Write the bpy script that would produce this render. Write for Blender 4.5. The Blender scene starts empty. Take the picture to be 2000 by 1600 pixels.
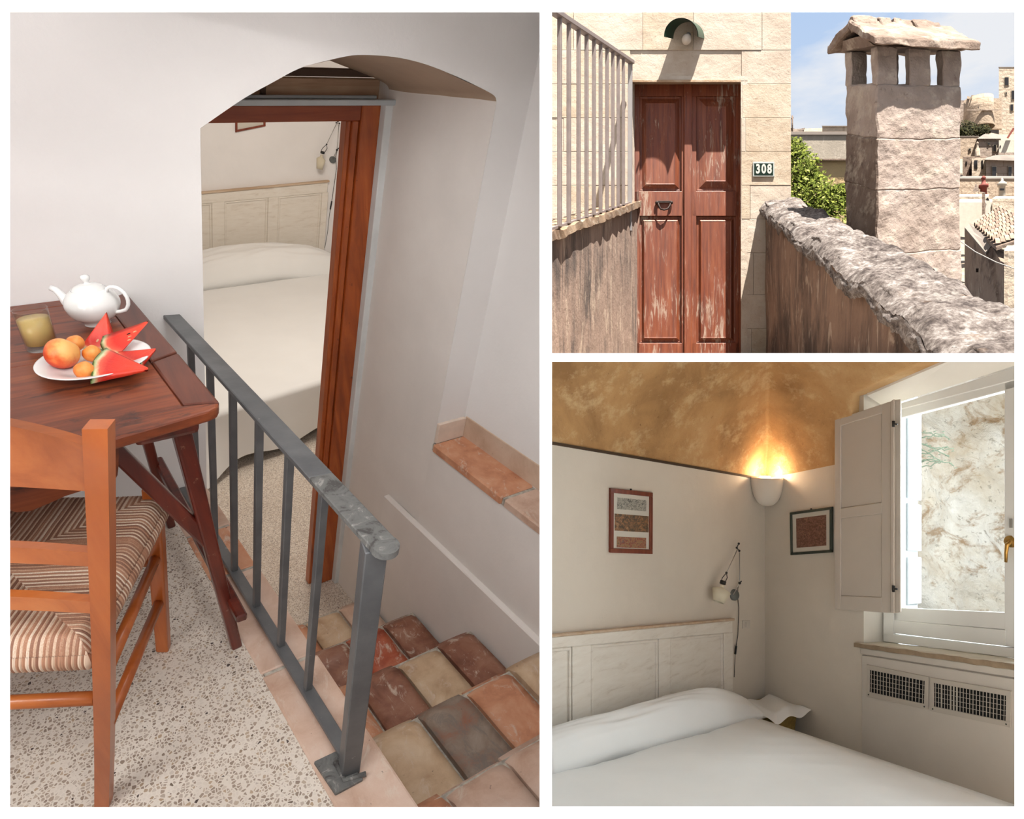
import bpy, bmesh, math, random
from mathutils import Vector, Matrix, noise
random.seed(7)
V = Vector
# ------------------------------------------------------------------ camera, sky, sun, big lamps
FOC, CX, CY = 1250.0, 1000.0, 800.0          # focal length and centre in pixels of the 2000x1600 frame
def cdir(px, py): return V((px - CX, py - CY, FOC)).normalized()
a_l, b_l, u_l = cdir(3200, 200), cdir(-185, 70), -cdir(445, 3080)     # room directions of the stair room
NZ = a_l.cross(b_l); NZ = NZ if NZ.y < 0 else -NZ; NZ.normalize()      # its floor is level: world up
NX = (a_l - NZ * a_l.dot(NZ)).normalized()
NY = NZ.cross(NX)
EYE = 1.38
CAM = V((0, 0, EYE * u_l.dot(NZ)))
def W(c): return V((NX.dot(c), NY.dot(c), NZ.dot(c)))                   # camera-aligned vector -> world vector
RC = Matrix((W(V((1, 0, 0))), W(V((0, 0, 1))), W(V((0, -1, 0))))).transposed()   # right, forward, up of the level rooms

scene = bpy.context.scene
COL = scene.collection
cam_d = bpy.data.cameras.new('camera'); cam = bpy.data.objects.new('camera', cam_d); COL.objects.link(cam)
cm = Matrix((W(V((1, 0, 0))), W(V((0, -1, 0))), W(V((0, 0, -1))))).transposed().to_4x4()
cam.matrix_world = Matrix.Translation(CAM) @ cm
cam_d.sensor_fit = 'HORIZONTAL'; cam_d.sensor_width = 36.0; cam_d.lens = FOC / 2000.0 * 36.0
cam_d.clip_start = 0.02; cam_d.clip_end = 600
scene.camera = cam
scene.view_settings.view_transform = 'Standard'; scene.view_settings.look = 'None'
scene.view_settings.gamma = 1.0; scene.view_settings.use_curve_mapping = False
scene.view_settings.exposure = 0.0

world = bpy.data.worlds.new('sky'); scene.world = world; world.use_nodes = True
wt = world.node_tree; wt.nodes.clear()
def wn(t, **k):
    n = wt.nodes.new(t)
    for a, b in k.items(): setattr(n, a, b)
    return n
w_out = wn('ShaderNodeOutputWorld'); w_bg = wn('ShaderNodeBackground'); wt.links.new(w_bg.outputs[0], w_out.inputs[0])
w_tc = wn('ShaderNodeTexCoord'); w_map = wn('ShaderNodeMapping'); w_map.vector_type = 'POINT'
w_map.inputs['Rotation'].default_value = RC.transposed().to_euler()
wt.links.new(w_tc.outputs['Generated'], w_map.inputs[0])
w_sep = wn('ShaderNodeSeparateXYZ'); wt.links.new(w_map.outputs[0], w_sep.inputs[0])
w_sky = wn('ShaderNodeValToRGB')
cr = w_sky.color_ramp; cr.elements[0].position = 0.0; cr.elements[0].color = (0.13, 0.115, 0.10, 1)
cr.elements[1].position = 0.85; cr.elements[1].color = (0.22, 0.36, 0.70, 1)
e = cr.elements.new(0.55); e.color = (0.44, 0.60, 0.88, 1)
e = cr.elements.new(0.03); e.color = (0.66, 0.74, 0.84, 1)
e = cr.elements.new(0.30); e.color = (0.60, 0.72, 0.88, 1)
wt.links.new(w_sep.outputs['Z'], w_sky.inputs[0])
w_n = wn('ShaderNodeTexNoise'); w_m2 = wn('ShaderNodeMapping'); w_m2.inputs['Scale'].default_value = (2.2, 2.2, 6.5)
w_m2.inputs['Location'].default_value = (0.55, 0.3, 0.25)
wt.links.new(w_map.outputs[0], w_m2.inputs[0]); wt.links.new(w_m2.outputs[0], w_n.inputs['Vector'])
w_n.inputs['Scale'].default_value = 1.6; w_n.inputs['Detail'].default_value = 7; w_n.inputs['Roughness'].default_value = 0.55
w_cr = wn('ShaderNodeValToRGB'); w_cr.color_ramp.elements[0].position = 0.38; w_cr.color_ramp.elements[1].position = 0.55
w_cr.color_ramp.elements[0].color = (0, 0, 0, 1); w_cr.color_ramp.elements[1].color = (1, 1, 1, 1)
wt.links.new(w_n.outputs[0], w_cr.inputs[0])
w_mix = wn('ShaderNodeMix', data_type='RGBA'); w_mix.inputs[7].default_value = (0.84, 0.86, 0.90, 1)
wt.links.new(w_cr.outputs[0], w_mix.inputs[0]); wt.links.new(w_sky.outputs[0], w_mix.inputs[6])
wt.links.new(w_mix.outputs[2], w_bg.inputs[0]); w_bg.inputs[1].default_value = 1.0

SUNV = W(V((-0.5, 3.0, 1.0)).normalized())                     # direction the sunlight travels
sd = bpy.data.lights.new('sun', 'SUN'); sd.energy = 22.5; sd.angle = 0.009; sd.color = (1.0, 0.93, 0.84)
sun = bpy.data.objects.new('sun', sd); COL.objects.link(sun)
sun.rotation_mode = 'QUATERNION'; sun.rotation_quaternion = SUNV.to_track_quat('-Z', 'Y')
sun.location = (0, 0, 6)

def area(name, pos, target, sx, sy, power, color=(1, 1, 1), spread=3.14159):
    l = bpy.data.lights.new(name, 'AREA'); l.shape = 'RECTANGLE'; l.size = sx; l.size_y = sy
    l.energy = power; l.color = color; l.spread = spread
    o = bpy.data.objects.new(name, l); COL.objects.link(o)
    o.location = pos; o.rotation_mode = 'QUATERNION'
    o.rotation_quaternion = (V(target) - V(pos)).to_track_quat('-Z', 'Y')
    return o
def point(name, pos, power, color, r=0.03):
    l = bpy.data.lights.new(name, 'POINT'); l.energy = power; l.color = color; l.shadow_soft_size = r
    o = bpy.data.objects.new(name, l); COL.objects.link(o); o.location = pos; return o

# ------------------------------------------------------------------ coordinates
class Grid:
    """Room axes measured in the place: i, j along the walls, k up. zoff lifts k so that 0 is the floor."""
    def __init__(s, a, b, u, zoff=0.0):
        s.M = Matrix((a, b, u)).transposed(); s.I = s.M.inverted(); s.z = zoff
    def __call__(s, i, j, k):
        return CAM + W(s.M @ V((i, j, k - s.z)))
    def hit(s, px, py, i=None, j=None, k=None):
        g = s.I @ V(((px - CX) / FOC, (py - CY) / FOC, 1.0))
        t = i / g.x if i is not None else (j / g.y if j is not None else (k - s.z) / g.z)
        g = g * t; return V((g.x, g.y, g.z + s.z))
    def at(s, px, py, **kw): return s(*s.hit(px, py, **kw))
L = Grid(a_l, b_l, u_l, EYE)
Bd = Grid(cdir(2530, 1112), -cdir(626, 1114), V((0, -1, 0)), 1.50)
def O(px, py, Z): return CAM + W(V(((px - CX) / FOC * Z, (py - CY) / FOC * Z, Z)))   # a measured point at distance Z
def Ov(x, y, z): return W(V((x, -y, z)))                       # vector: right, up, forward in the level rooms
RS = {'L': Matrix.Identity(3), 'C': RC}
SET = 'L'

# ------------------------------------------------------------------ mesh building
class MB:
    def __init__(s): s.bm = bmesh.new(); s.cl = None
    def poly(s, pts, flip=False):
        vs = [s.bm.verts.new(p) for p in pts]
        return s.bm.faces.new(vs[::-1] if flip else vs)
    def hexa(s, b, t, bevel=0.0, seg=1):
        """b, t: bottom and top quads, same order"""
        vb = [s.bm.verts.new(p) for p in b]; vt = [s.bm.verts.new(p) for p in t]; n = len(vb)
        fs = [s.bm.faces.new(vb[::-1]), s.bm.faces.new(vt)]
        for q in range(n): fs.append(s.bm.faces.new((vb[q], vb[(q + 1) % n], vt[(q + 1) % n], vt[q])))
        if bevel:
            es = {e for f in fs for e in f.edges}
            bmesh.ops.bevel(s.bm, geom=list(es), offset=bevel, segments=seg, affect='EDGES', profile=0.5)
        return s
    def box(s, f, i0, i1, j0, j1, k0, k1, bevel=0.0, seg=1):
        b = [f(i0, j0, k0), f(i1, j0, k0), f(i1, j1, k0), f(i0, j1, k0)]
        t = [f(i0, j0, k1), f(i1, j0, k1), f(i1, j1, k1), f(i0, j1, k1)]
        return s.hexa(b, t, bevel, seg)
    def prism(s, pts, vec, bevel=0.0, seg=1):
        return s.hexa(pts, [p + vec for p in pts], bevel, seg)
    def beam(s, p, q, w, d, ref, bevel=0.0, w2=None, d2=None, seg=1):
        """bar from p to q, w wide across ref, d thick along ref"""
        ax = (q - p).normalized(); y = (ref - ax * ref.dot(ax)).normalized(); x = ax.cross(y)
        w2 = w if w2 is None else w2; d2 = d if d2 is None else d2
        c = lambda o, a, b: [o - x * a / 2 - y * b / 2, o + x * a / 2 - y * b / 2, o + x * a / 2 + y * b / 2, o - x * a / 2 + y * b / 2]
        return s.hexa(c(p, w, d), c(q, w2, d2), bevel, seg)
    def tube(s, path, r, n=10, cap=True, smooth=True):
        path = [V(p) for p in path]; m = len(path)
        rr = r if isinstance(r, (list, tuple)) else [r] * m
        rings = []; up = None
        for q in range(m):
            t = (path[min(q + 1, m - 1)] - path[max(q - 1, 0)]).normalized()
            if up is None:
                up = t.orthogonal().normalized()
            up = (up - t * up.dot(t)).normalized(); y = t.cross(up)
            rings.append([s.bm.verts.new(path[q] + (up * math.cos(2 * math.pi * a / n) + y * math.sin(2 * math.pi * a / n)) * rr[q]) for a in range(n)])
        for q in range(m - 1):
            for a in range(n):
                f = s.bm.faces.new((rings[q][a], rings[q][(a + 1) % n], rings[q + 1][(a + 1) % n], rings[q + 1][a])); f.smooth = smooth
        if cap:
            s.bm.faces.new(rings[0][::-1]); s.bm.faces.new(rings[-1])
        return s
    def lathe(s, c, up, prof, n=40, smooth=True, arc=1.0, x=None):
        up = up.normalized(); x = (x or up.orthogonal()).normalized(); x = (x - up * x.dot(up)).normalized(); y = up.cross(x)
        rings = []
        m = n if arc >= 1 else n + 1
        for r, h in prof:
            if r < 1e-6: rings.append([s.bm.verts.new(c + up * h)])
            else: rings.append([s.bm.verts.new(c + up * h + (x * math.cos(2 * math.pi * arc * a / n) + y * math.sin(2 * math.pi * arc * a / n)) * r) for a in range(m)])
        for q in range(len(rings) - 1):
            A, B = rings[q], rings[q + 1]
            for a in range(n if arc >= 1 else n):
                b = (a + 1) % m if arc >= 1 else a + 1
                if len(A) == 1 and len(B) == 1: continue
                vs = (A[0], B[b], B[a]) if len(A) == 1 else ((A[a], A[b], B[0]) if len(B) == 1 else (A[a], A[b], B[b], B[a]))
                f = s.bm.faces.new(vs); f.smooth = smooth
        return s
    def sheet(s, fn, nu, nv, smooth=True, flip=False):
        g = [[s.bm.verts.new(fn(u / nu, v / nv)) for v in range(nv + 1)] for u in range(nu + 1)]
        for u in range(nu):
            for v in range(nv):
                q = (g[u][v], g[u + 1][v], g[u + 1][v + 1], g[u][v + 1])
                f = s.bm.faces.new(q[::-1] if flip else q); f.smooth = smooth
        return g
    def ball(s, c, r, ax=None, n=16, fn=None):
        """fn(unit) -> radius factor"""
        ax = ax or (V((1, 0, 0)), V((0, 1, 0)), V((0, 0, 1)))
        rings = []
        for q in range(n + 1):
            th = math.pi * q / n; row = []
            for a in range(1 if q in (0, n) else 2 * n):
                ph = math.pi * a / n; d = V((math.sin(th) * math.cos(ph), math.sin(th) * math.sin(ph), math.cos(th)))
                k = fn(d) if fn else 1.0
                row.append(s.bm.verts.new(c + (ax[0] * d.x + ax[1] * d.y + ax[2] * d.z) * r * k))
            rings.append(row)
        for q in range(n):
            A, B = rings[q], rings[q + 1]
            for a in range(2 * n):
                b = (a + 1) % (2 * n)
                vs = (A[0], B[a], B[b]) if len(A) == 1 else ((A[b], A[a], B[0]) if len(B) == 1 else (A[a], B[a], B[b], A[b]))
                f = s.bm.faces.new(vs); f.smooth = True
        return s
    def clip(s, *planes):
        for co, no in planes:
            g = list(s.bm.verts) + list(s.bm.edges) + list(s.bm.faces)
            r = bmesh.ops.bisect_plane(s.bm, geom=g, plane_co=co, plane_no=no, clear_outer=True, dist=1e-6)
            es = [e for e in r['geom_cut'] if isinstance(e, bmesh.types.BMEdge)]
            try: bmesh.ops.holes_fill(s.bm, edges=es, sides=0)
            except Exception: pass
        return s
def vplane(px, keep_left):      # the upright plane behind a divider between two rooms
    n = V((FOC, 0, -(px - CX))).normalized()
    return (CAM, W(n) * (1 if keep_left else -1))
def hplane(py, keep_above):
    n = V((0, FOC, -(py - CY))).normalized()
    return (CAM, W(n) * (1 if keep_above else -1))
ZW = 0.72
CL_L = [vplane(1061, True), (CAM + W(V((0, 0, ZW + .016))), W(V((0, 0, -1))))]
CL_O = [vplane(1071, False), hplane(694, True)]
CL_B = [vplane(1071, False), hplane(702, False), (CAM + W(V((0, 0, ZW + .016))), W(V((0, 0, -1))))]

def finish(name, mb, mat, M, parent=None, normals=True):
    bm = mb.bm
    if normals: bmesh.ops.recalc_face_normals(bm, faces=bm.faces)
    bm.transform(M.inverted())
    me = bpy.data.meshes.new(name); bm.to_mesh(me); bm.free()
    for m in (mat if isinstance(mat, (list, tuple)) else [mat]): me.materials.append(m)
    o = bpy.data.objects.new(name, me); COL.objects.link(o)
    if parent is not None: o.parent = parent
    else: o.matrix_world = M
    return o
def frame(origin, rot=None): return Matrix.Translation(origin) @ (rot or RS[SET]).to_4x4()
def props(o, label=None, cat=None, group=None, kind=None):
    if label: o['label'] = label
    if cat: o['category'] = cat
    if group: o['group'] = group
    if kind: o['kind'] = kind
    return o
def thing(name, label, cat, origin, group=None, rot=None):
    o = bpy.data.objects.new(name, None); COL.objects.link(o); o.empty_display_size = 0.05
    o.matrix_world = frame(origin, rot); o['_m'] = 0
    del o['_m']
    MT[o.name] = frame(origin, rot)
    return props(o, label, cat, group)
MT = {}
def part(name, mb, mat, parent, label=None, kind=None, normals=True):
    M = MT[parent.name]
    o = finish(name, mb, mat, M, parent, normals); MT[o.name] = M
    return props(o, label, kind=kind)
def solo(name, mb, mat, label, cat, group=None, kind=None, origin=None, rot=None, normals=True):
    """a thing that is one mesh"""
    if origin is None: origin = center(mb)
    M = frame(origin, rot); o = finish(name, mb, mat, M, None, normals); MT[o.name] = M
    return props(o, label, cat, group, kind)
def center(mb):
    c = V((0, 0, 0)); n = 0
    for v in mb.bm.verts: c += v.co; n += 1
    return c / max(n, 1)
def struct(name, mb, mat, normals=True, origin=None):
    if origin is None: origin = center(mb)
    M = frame(origin); o = finish(name, mb, mat, M, None, normals); MT[o.name] = M
    o['kind'] = 'structure'; return o
def shade(o, on=True):
    for p in o.data.polygons: p.use_smooth = on
    return o
def subdiv(o, n=1):
    m = o.modifiers.new('subdivision', 'SUBSURF'); m.levels = n; m.render_levels = n; return o

# ------------------------------------------------------------------ materials
def srgb(r, g, b):
    f = lambda c: (c / 255 / 12.92) if c / 255 <= 0.04045 else ((c / 255 + 0.055) / 1.055) ** 2.4
    return (f(r), f(g), f(b), 1.0)
class N:
    def __init__(s, name):
        s.m = bpy.data.materials.new(name); s.m.use_nodes = True; s.t = s.m.node_tree; s.t.nodes.clear()
        s.out = s.t.nodes.new('ShaderNodeOutputMaterial'); s.b = s.t.nodes.new('ShaderNodeBsdfPrincipled')
        s.t.links.new(s.b.outputs[0], s.out.inputs[0]); s.tc = s.t.nodes.new('ShaderNodeTexCoord')
        s.src = s.tc.outputs['Object']
    def link(s, a, b): s.t.links.new(a, b)
    def node(s, t, **k):
        n = s.t.nodes.new(t)
        for a, b in k.items(): setattr(n, a, b)
        return n
    def mapped(s, scale=(1, 1, 1), rot=(0, 0, 0), loc=(0, 0, 0)):
        n = s.node('ShaderNodeMapping'); n.inputs['Scale'].default_value = scale; n.inputs['Rotation'].default_value = rot
        n.inputs['Location'].default_value = loc
        s.link(s.src, n.inputs[0]); return n.outputs[0]
    def noise(s, scale, detail=4, rough=0.55, vec=None, dist=0.0):
        n = s.node('ShaderNodeTexNoise'); n.inputs['Scale'].default_value = scale; n.inputs['Detail'].default_value = detail
        n.inputs['Roughness'].default_value = rough; n.inputs['Distortion'].default_value = dist
        s.link(vec if vec is not None else s.src, n.inputs['Vector']); return n.outputs[0]
    def voro(s, scale, vec=None, feature='F1', out='Distance', rnd=1.0):
        n = s.node('ShaderNodeTexVoronoi', feature=feature); n.inputs['Scale'].default_value = scale; n.inputs['Randomness'].default_value = rnd
        s.link(vec if vec is not None else s.src, n.inputs['Vector']); return n.outputs[out]
    def ramp(s, fac, stops, interp='LINEAR'):
        n = s.node('ShaderNodeValToRGB'); r = n.color_ramp; r.interpolation = interp
        while len(r.elements) > 1: r.elements.remove(r.elements[-1])
        r.elements[0].position = stops[0][0]; r.elements[0].color = col(stops[0][1])
        for p, c in stops[1:]:
            e = r.elements.new(p); e.color = col(c)
        s.link(fac, n.inputs[0]); return n.outputs[0]
    def mix(s, fac, a, b, mode='MIX'):
        n = s.node('ShaderNodeMix', data_type='RGBA', blend_type=mode)
        for k, x in ((0, fac), (6, a), (7, b)):
            if hasattr(x, 'links') or hasattr(x, 'is_linked'): s.link(x, n.inputs[k])
            else: n.inputs[k].default_value = x if k == 0 else col(x)
        return n.outputs[2]
    def math(s, op, a, b=0.0):
        n = s.node('ShaderNodeMath', operation=op)
        for k, x in ((0, a), (1, b)):
            if hasattr(x, 'is_linked'): s.link(x, n.inputs[k])
            else: n.inputs[k].default_value = x
        return n.outputs[0]
    def set(s, color=None, rough=None, metal=None, **kw):
        for nm, x in (('Base Color', color), ('Roughness', rough), ('Metallic', metal)):
            if x is None: continue
            if hasattr(x, 'is_linked'): s.link(x, s.b.inputs[nm])
            else: s.b.inputs[nm].default_value = col(x) if nm == 'Base Color' else x
        for nm, x in kw.items(): s.b.inputs[nm.replace('_', ' ')].default_value = x
        return s
    def bump(s, h, strength=0.3, dist=0.01):
        n = s.node('ShaderNodeBump'); n.inputs['Strength'].default_value = strength; n.inputs['Distance'].default_value = dist
        s.link(h, n.inputs['Height'])
        prev = s.b.inputs['Normal']
        if prev.is_linked: s.link(prev.links[0].from_socket, n.inputs['Normal'])
        s.link(n.outputs[0], prev); return s
ALB = 1.0
def col(c):
    if isinstance(c, (int, float)): return (c, c, c, 1)
    c = tuple(c)
    if len(c) == 3:
        if max(c) > 1.0:
            q = srgb(*c); return (q[0] * ALB, q[1] * ALB, q[2] * ALB, 1.0)
        return c + (1.0,)
    return c
def plain(name, c, rough=0.5, metal=0.0, var=0.08, sc=6.0, bump=0.0, bsc=60.0, **kw):
    n = N(name); c = col(c)
    d = tuple(x * (1 - var) for x in c[:3]) + (1,); l = tuple(min(1, x * (1 + var)) for x in c[:3]) + (1,)
    n.set(n.ramp(n.noise(sc), [(0.3, d), (0.7, l)]), rough, metal, **kw)
    if bump: n.bump(n.noise(bsc, 5), bump, 0.003)
    return n.m
def plaster(name, c, var=0.05, rough=0.9, bump=0.25, sc=2.0):
    n = N(name); c = col(c)
    d = tuple(x * (1 - var) for x in c[:3]) + (1,); l = tuple(min(1, x * (1 + var * .6)) for x in c[:3]) + (1,)
    n.set(n.ramp(n.noise(sc, 5, 0.6), [(0.35, d), (0.65, l)]), rough)
    n.bump(n.noise(3.0, 3, 0.5), 0.35, 0.03); n.bump(n.noise(70, 5, 0.6), bump, 0.003)
    return n.m
def wood(name, dark, mid, light, axis=0, sc=1.0, rough=0.35, wear=None, coat=0.0):
    n = N(name); s = [26 * sc] * 3; s[axis] = 1.6 * sc
    v = n.mapped(tuple(s))
    g = n.noise(1.0, 6, 0.65, v, 0.6)
    c = n.ramp(g, [(0.25, dark), (0.5, mid), (0.78, light)])
    big = n.noise(5 * sc, 3)
    c = n.mix(n.ramp(big, [(0.4, 0.0), (0.75, 0.5)]), c, dark)
    if name.startswith('table_wood'): c = n.mix(n.ramp(n.noise(1.0, 6, .7, n.mapped((6, 22, 22), loc=(3, 5, 1)), .6), [(0.58, 0.0), (0.66, 0.8)]), c, (48, 24, 18))
    if wear: c = n.mix(n.ramp(n.noise(30 * sc, 6, 0.7), [(0.64, 0.0), (0.7, 0.8)]), c, wear)
    n.set(c, rough, Coat_Weight=coat, Coat_Roughness=0.15)
    n.bump(g, 0.15, 0.002)
    return n.m
# ------------------------------------------------------------------ materials shared
M_white = plaster('white_plaster', (236, 233, 231), 0.03)
M_mauve = plaster('old_white_plaster', (238, 232, 227), 0.05)
M_gallery = plain('gallery_paint', (250, 250, 250), 0.9, var=0.0)
def terrazzo():
    n = N('terrazzo')
    c = n.voro(130, out='Color')
    sep = n.node('ShaderNodeSeparateColor'); n.link(c, sep.inputs[0])
    chip = n.ramp(sep.outputs[0], [(0.0, (146, 128, 114)), (0.45, (172, 154, 138)), (0.72, (196, 182, 168)), (0.96, (180, 156, 130)), (0.99, (84, 72, 66))])
    n2 = n.voro(130, feature='DISTANCE_TO_EDGE')
    m = n.ramp(n2, [(0.09, 0.0), (0.16, 1.0)])
    sel = n.ramp(sep.outputs[1], [(0.20, 0.12), (0.26, 1.0)])
    cement = n.ramp(n.noise(3, 4), [(0.3, (216, 205, 192)), (0.7, (233, 224, 212))])
    n.set(n.mix(n.math('MULTIPLY', m, sel), cement, chip), 0.35, Specular_IOR_Level=0.4); n.bump(n.noise(40, 3), 0.05, 0.002)
    return n.m
M_terr = terrazzo()
def terracotta(name, a, b, c, stain=(216, 200, 184), amt=0.62):
    n = N(name)
    x = n.ramp(n.noise(9, 6, 0.6, dist=0.4), [(0.3, a), (0.5, b), (0.72, c)])
    x = n.mix(n.ramp(n.noise(22, 7, 0.75, n.mapped((1, .45, 1), loc=(3, 1, 2)), 0.8), [(amt, 0.0), (amt + .1, 0.75)]), x, stain)
    x = n.mix(n.ramp(n.noise(60, 4, 0.6), [(0.70, 0.0), (0.74, 0.7)]), x, (70, 58, 52))
    n.set(x, n.ramp(n.noise(12, 3), [(0.3, 0.35), (0.7, 0.65)])); n.bump(n.noise(35, 6, 0.6), 0.35, 0.004)
    return n.m
TC = {
 'or': terracotta('terracotta_orange', (172, 110, 80), (204, 144, 110), (218, 168, 136), amt=.56),
 'tan': terracotta('terracotta_tan', (178, 146, 116), (204, 176, 144), (220, 198, 170), amt=.56),
 'red': terracotta('terracotta_red', (142, 58, 36), (176, 88, 60), (194, 120, 90), amt=0.54),
 'dk': terracotta('terracotta_brown', (112, 68, 52), (146, 98, 78), (168, 126, 104), amt=0.56),
 'gr': terracotta('terracotta_worn', (150, 92, 66), (140, 122, 108), (170, 156, 142), (120, 112, 106), 0.5),
 'pk': terracotta('terracotta_pink', (186, 150, 128), (208, 178, 158), (220, 196, 180), amt=.56),
}
M_mortar = plain('grey_mortar', (176, 168, 156), 0.95, var=0.35, sc=60, bump=0.5)
M_iron = None
def iron():
    n = N('grey_painted_iron')
    c = n.ramp(n.noise(14, 5), [(0.3, (88, 90, 92)), (0.7, (108, 109, 110))])
    c = n.mix(n.ramp(n.noise(34, 7, 0.75, dist=0.5), [(0.66, 0.0), (0.69, 1.0)]), c, (150, 148, 144))
    n.set(c, 0.42, 0.15); n.bump(n.noise(60, 4), 0.2, 0.002); return n.m
M_iron = iron()
def iron_worn():
    n = N('chipped_iron')
    f = n.noise(26, 7, 0.7, dist=1.2)
    c = n.ramp(f, [(0.40, (70, 68, 66)), (0.46, (98, 98, 96)), (0.60, (108, 108, 105)), (0.66, (150, 148, 143)), (0.70, (92, 90, 87))])
    n.set(c, 0.65, 0.0); n.bump(f, 0.15, 0.002); return n.m
M_ironw = iron_worn()
M_tabled = wood('table_wood', (70, 30, 16), (130, 62, 32), (160, 88, 48), axis=0, sc=1.3, rough=0.42, coat=0.0)
M_tabley = wood('table_edge_wood', (60, 30, 22), (100, 50, 34), (128, 70, 48), axis=1, rough=0.42, coat=0.0)
M_legw = wood('table_leg_wood', (44, 16, 12), (96, 34, 22), (130, 52, 32), axis=2, rough=0.3, wear=(150, 110, 90), coat=0.3)
M_chair = wood('chair_wood', (152, 74, 28), (176, 92, 38), (192, 108, 50), axis=2, sc=.6, rough=0.32, coat=0.3)
M_chairx = wood('chair_rail_wood', (156, 80, 34), (182, 100, 46), (198, 118, 60), axis=0, sc=.6, rough=0.32, coat=0.3)
M_ceram = plain('white_ceramic', (238, 238, 236), 0.12, var=0.0, Coat_Weight=0.3)
def glassmat(name, c=(.97, .98, .97), rough=0.02, ior=1.45):
    n = N(name); tr = n.node('ShaderNodeBsdfTransparent'); tr.inputs[0].default_value = col(c)
    gl = n.node('ShaderNodeBsdfGlossy'); gl.inputs['Roughness'].default_value = rough
    fr = n.node('ShaderNodeLayerWeight'); fr.inputs[0].default_value = .5; mx = n.node('ShaderNodeMixShader')
    n.link(n.math('ADD', n.math('MULTIPLY', n.math('POWER', fr.outputs[1], 4.0), 0.6), 0.03), mx.inputs[0]); n.link(tr.outputs[0], mx.inputs[1]); n.link(gl.outputs[0], mx.inputs[2]); n.link(mx.outputs[0], n.out.inputs[0]); return n.m
M_glass = glassmat('clear_glass')
M_doorw = wood('door_wood', (128, 56, 22), (184, 90, 36), (208, 116, 56), axis=2, sc=.8, rough=0.35, wear=(96, 40, 22), coat=0.3)
M_doorx = wood('lintel_wood', (120, 48, 22), (160, 76, 38), (184, 104, 64), axis=0, sc=.8, rough=0.4, coat=0.1)
M_beam = wood('old_beam_wood', (140, 104, 78), (186, 152, 122), (208, 180, 150), axis=0, sc=.8, rough=0.6)
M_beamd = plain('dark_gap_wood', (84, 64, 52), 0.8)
M_linen = plain('white_linen', (238, 238, 236), 0.85, var=0.02, sc=3, bump=0.1, bsc=200)
def headwood():
    n = N('limed_wood')
    v = n.mapped((7, 7, 30))
    g = n.noise(1.0, 6, 0.65, v, 0.5)
    c = n.ramp(g, [(0.22, (206, 194, 178)), (0.45, (228, 220, 208)), (0.8, (236, 230, 220))])
    n.set(c, 0.7); n.bump(g, 0.25, 0.003); return n.m
M_head = headwood()
M_headcap = wood('limed_cap_wood', (176, 146, 116), (204, 180, 154), (226, 214, 198), axis=0, sc=.8, rough=0.6)
def tufa(name, a=(150, 112, 70), b=(190, 148, 98), c=(208, 172, 124)):
    n = N(name)
    x = n.ramp(n.noise(2.2, 7, 0.62, dist=0.3), [(0.3, a), (0.52, b), (0.75, c)])
    x = n.mix(n.ramp(n.noise(40, 6, 0.75), [(0.62, 0.0), (0.70, 0.7)]), x, (104, 70, 40))
    x = n.mix(n.ramp(n.noise(5, 8, 0.75, n.mapped((1, 1, 1.3), loc=(4, 2, 9))), [(0.52, 0.0), (0.64, 0.6)]), x, (216, 188, 144))
    n.set(x, 0.95); n.bump(n.noise(5, 6, 0.6), 0.5, 0.03); n.bump(n.noise(60, 5, 0.7), 0.5, 0.006); return n.m
M_tufa = tufa('tufa_stone')

SET = 'L'
# ------------------------------------------------------------------ gallery wall with its three openings, and the dividers behind it
def PZ(px, py, z): return O(px, py, z)
def front_wall():
    mb = MB(); z0, z1 = ZW, ZW + 0.014
    ops = [(19.5, 24, 1054, 1577), (1078, 24, 1981.5, 690), (1078, 706.5, 1981.5, 1575.5)]
    xs = [-120, 19.5, 1054, 1078, 1981.5, 2120]; ys = [-130, 24, 690, 706.5, 1575.5, 1577, 1730]
    def inside(x, y): return any(a < x < c and b < y < d for a, b, c, d in ops)
    for z, e in ((z0, 0), (z1, 2.5)):
        def sh(x, y):
            dx = {19.5: -e, 1054: e, 1078: -e, 1981.5: e}.get(x, 0); dy = {24: -e, 690: e, 706.5: -e, 1575.5: e, 1577: e}.get(y, 0)
            return PZ(x + dx, y + dy, z)
        for a in range(len(xs) - 1):
            for b in range(len(ys) - 1):
                if inside((xs[a] + xs[a + 1]) / 2, (ys[b] + ys[b + 1]) / 2): continue
                mb.poly([sh(xs[a], ys[b]), sh(xs[a + 1], ys[b]), sh(xs[a + 1], ys[b + 1]), sh(xs[a], ys[b + 1])], flip=(z == z1))
    for a, b, c, d in ops:
        q0 = [PZ(x, y, z0) for x, y in ((a, b), (c, b), (c, d), (a, d))]; e = 2.5
        q1 = [PZ(x, y, z1) for x, y in ((a - e, b - e), (c + e, b - e), (c + e, d + e), (a - e, d + e))]
        for k in range(4): mb.poly([q0[k], q0[(k + 1) % 4], q1[(k + 1) % 4], q1[k]])
    return struct('wall_front', mb, M_gallery)
front_wall()
def slab_px(name, quad, z0, z1, m=None):
    """wedge-shaped wall between two distances"""
    mb = MB(); mb.hexa([PZ(x, y, z0) for x, y in quad], [PZ(x, y, z1) for x, y in quad]); return struct(name, mb, m or M_white)
slab_px('wall_divider', [(1061, -420), (1071, -420), (1071, 2300), (1061, 2300)], ZW + .016, 9.0)
mb = MB(); mb.hexa([PZ(1061, -2300, ZW + .016), PZ(1071, -2300, ZW + .016), PZ(1071, -410, ZW + .016), PZ(1061, -410, ZW + .016)], [PZ(1061, -420, 2.0), PZ(1071, -420, 2.0), PZ(1071, -400, 2.0), PZ(1061, -400, 2.0)]); struct('wall_divider', mb, M_white)  # unseen upward extension, added to block sun coming over the divider
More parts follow.
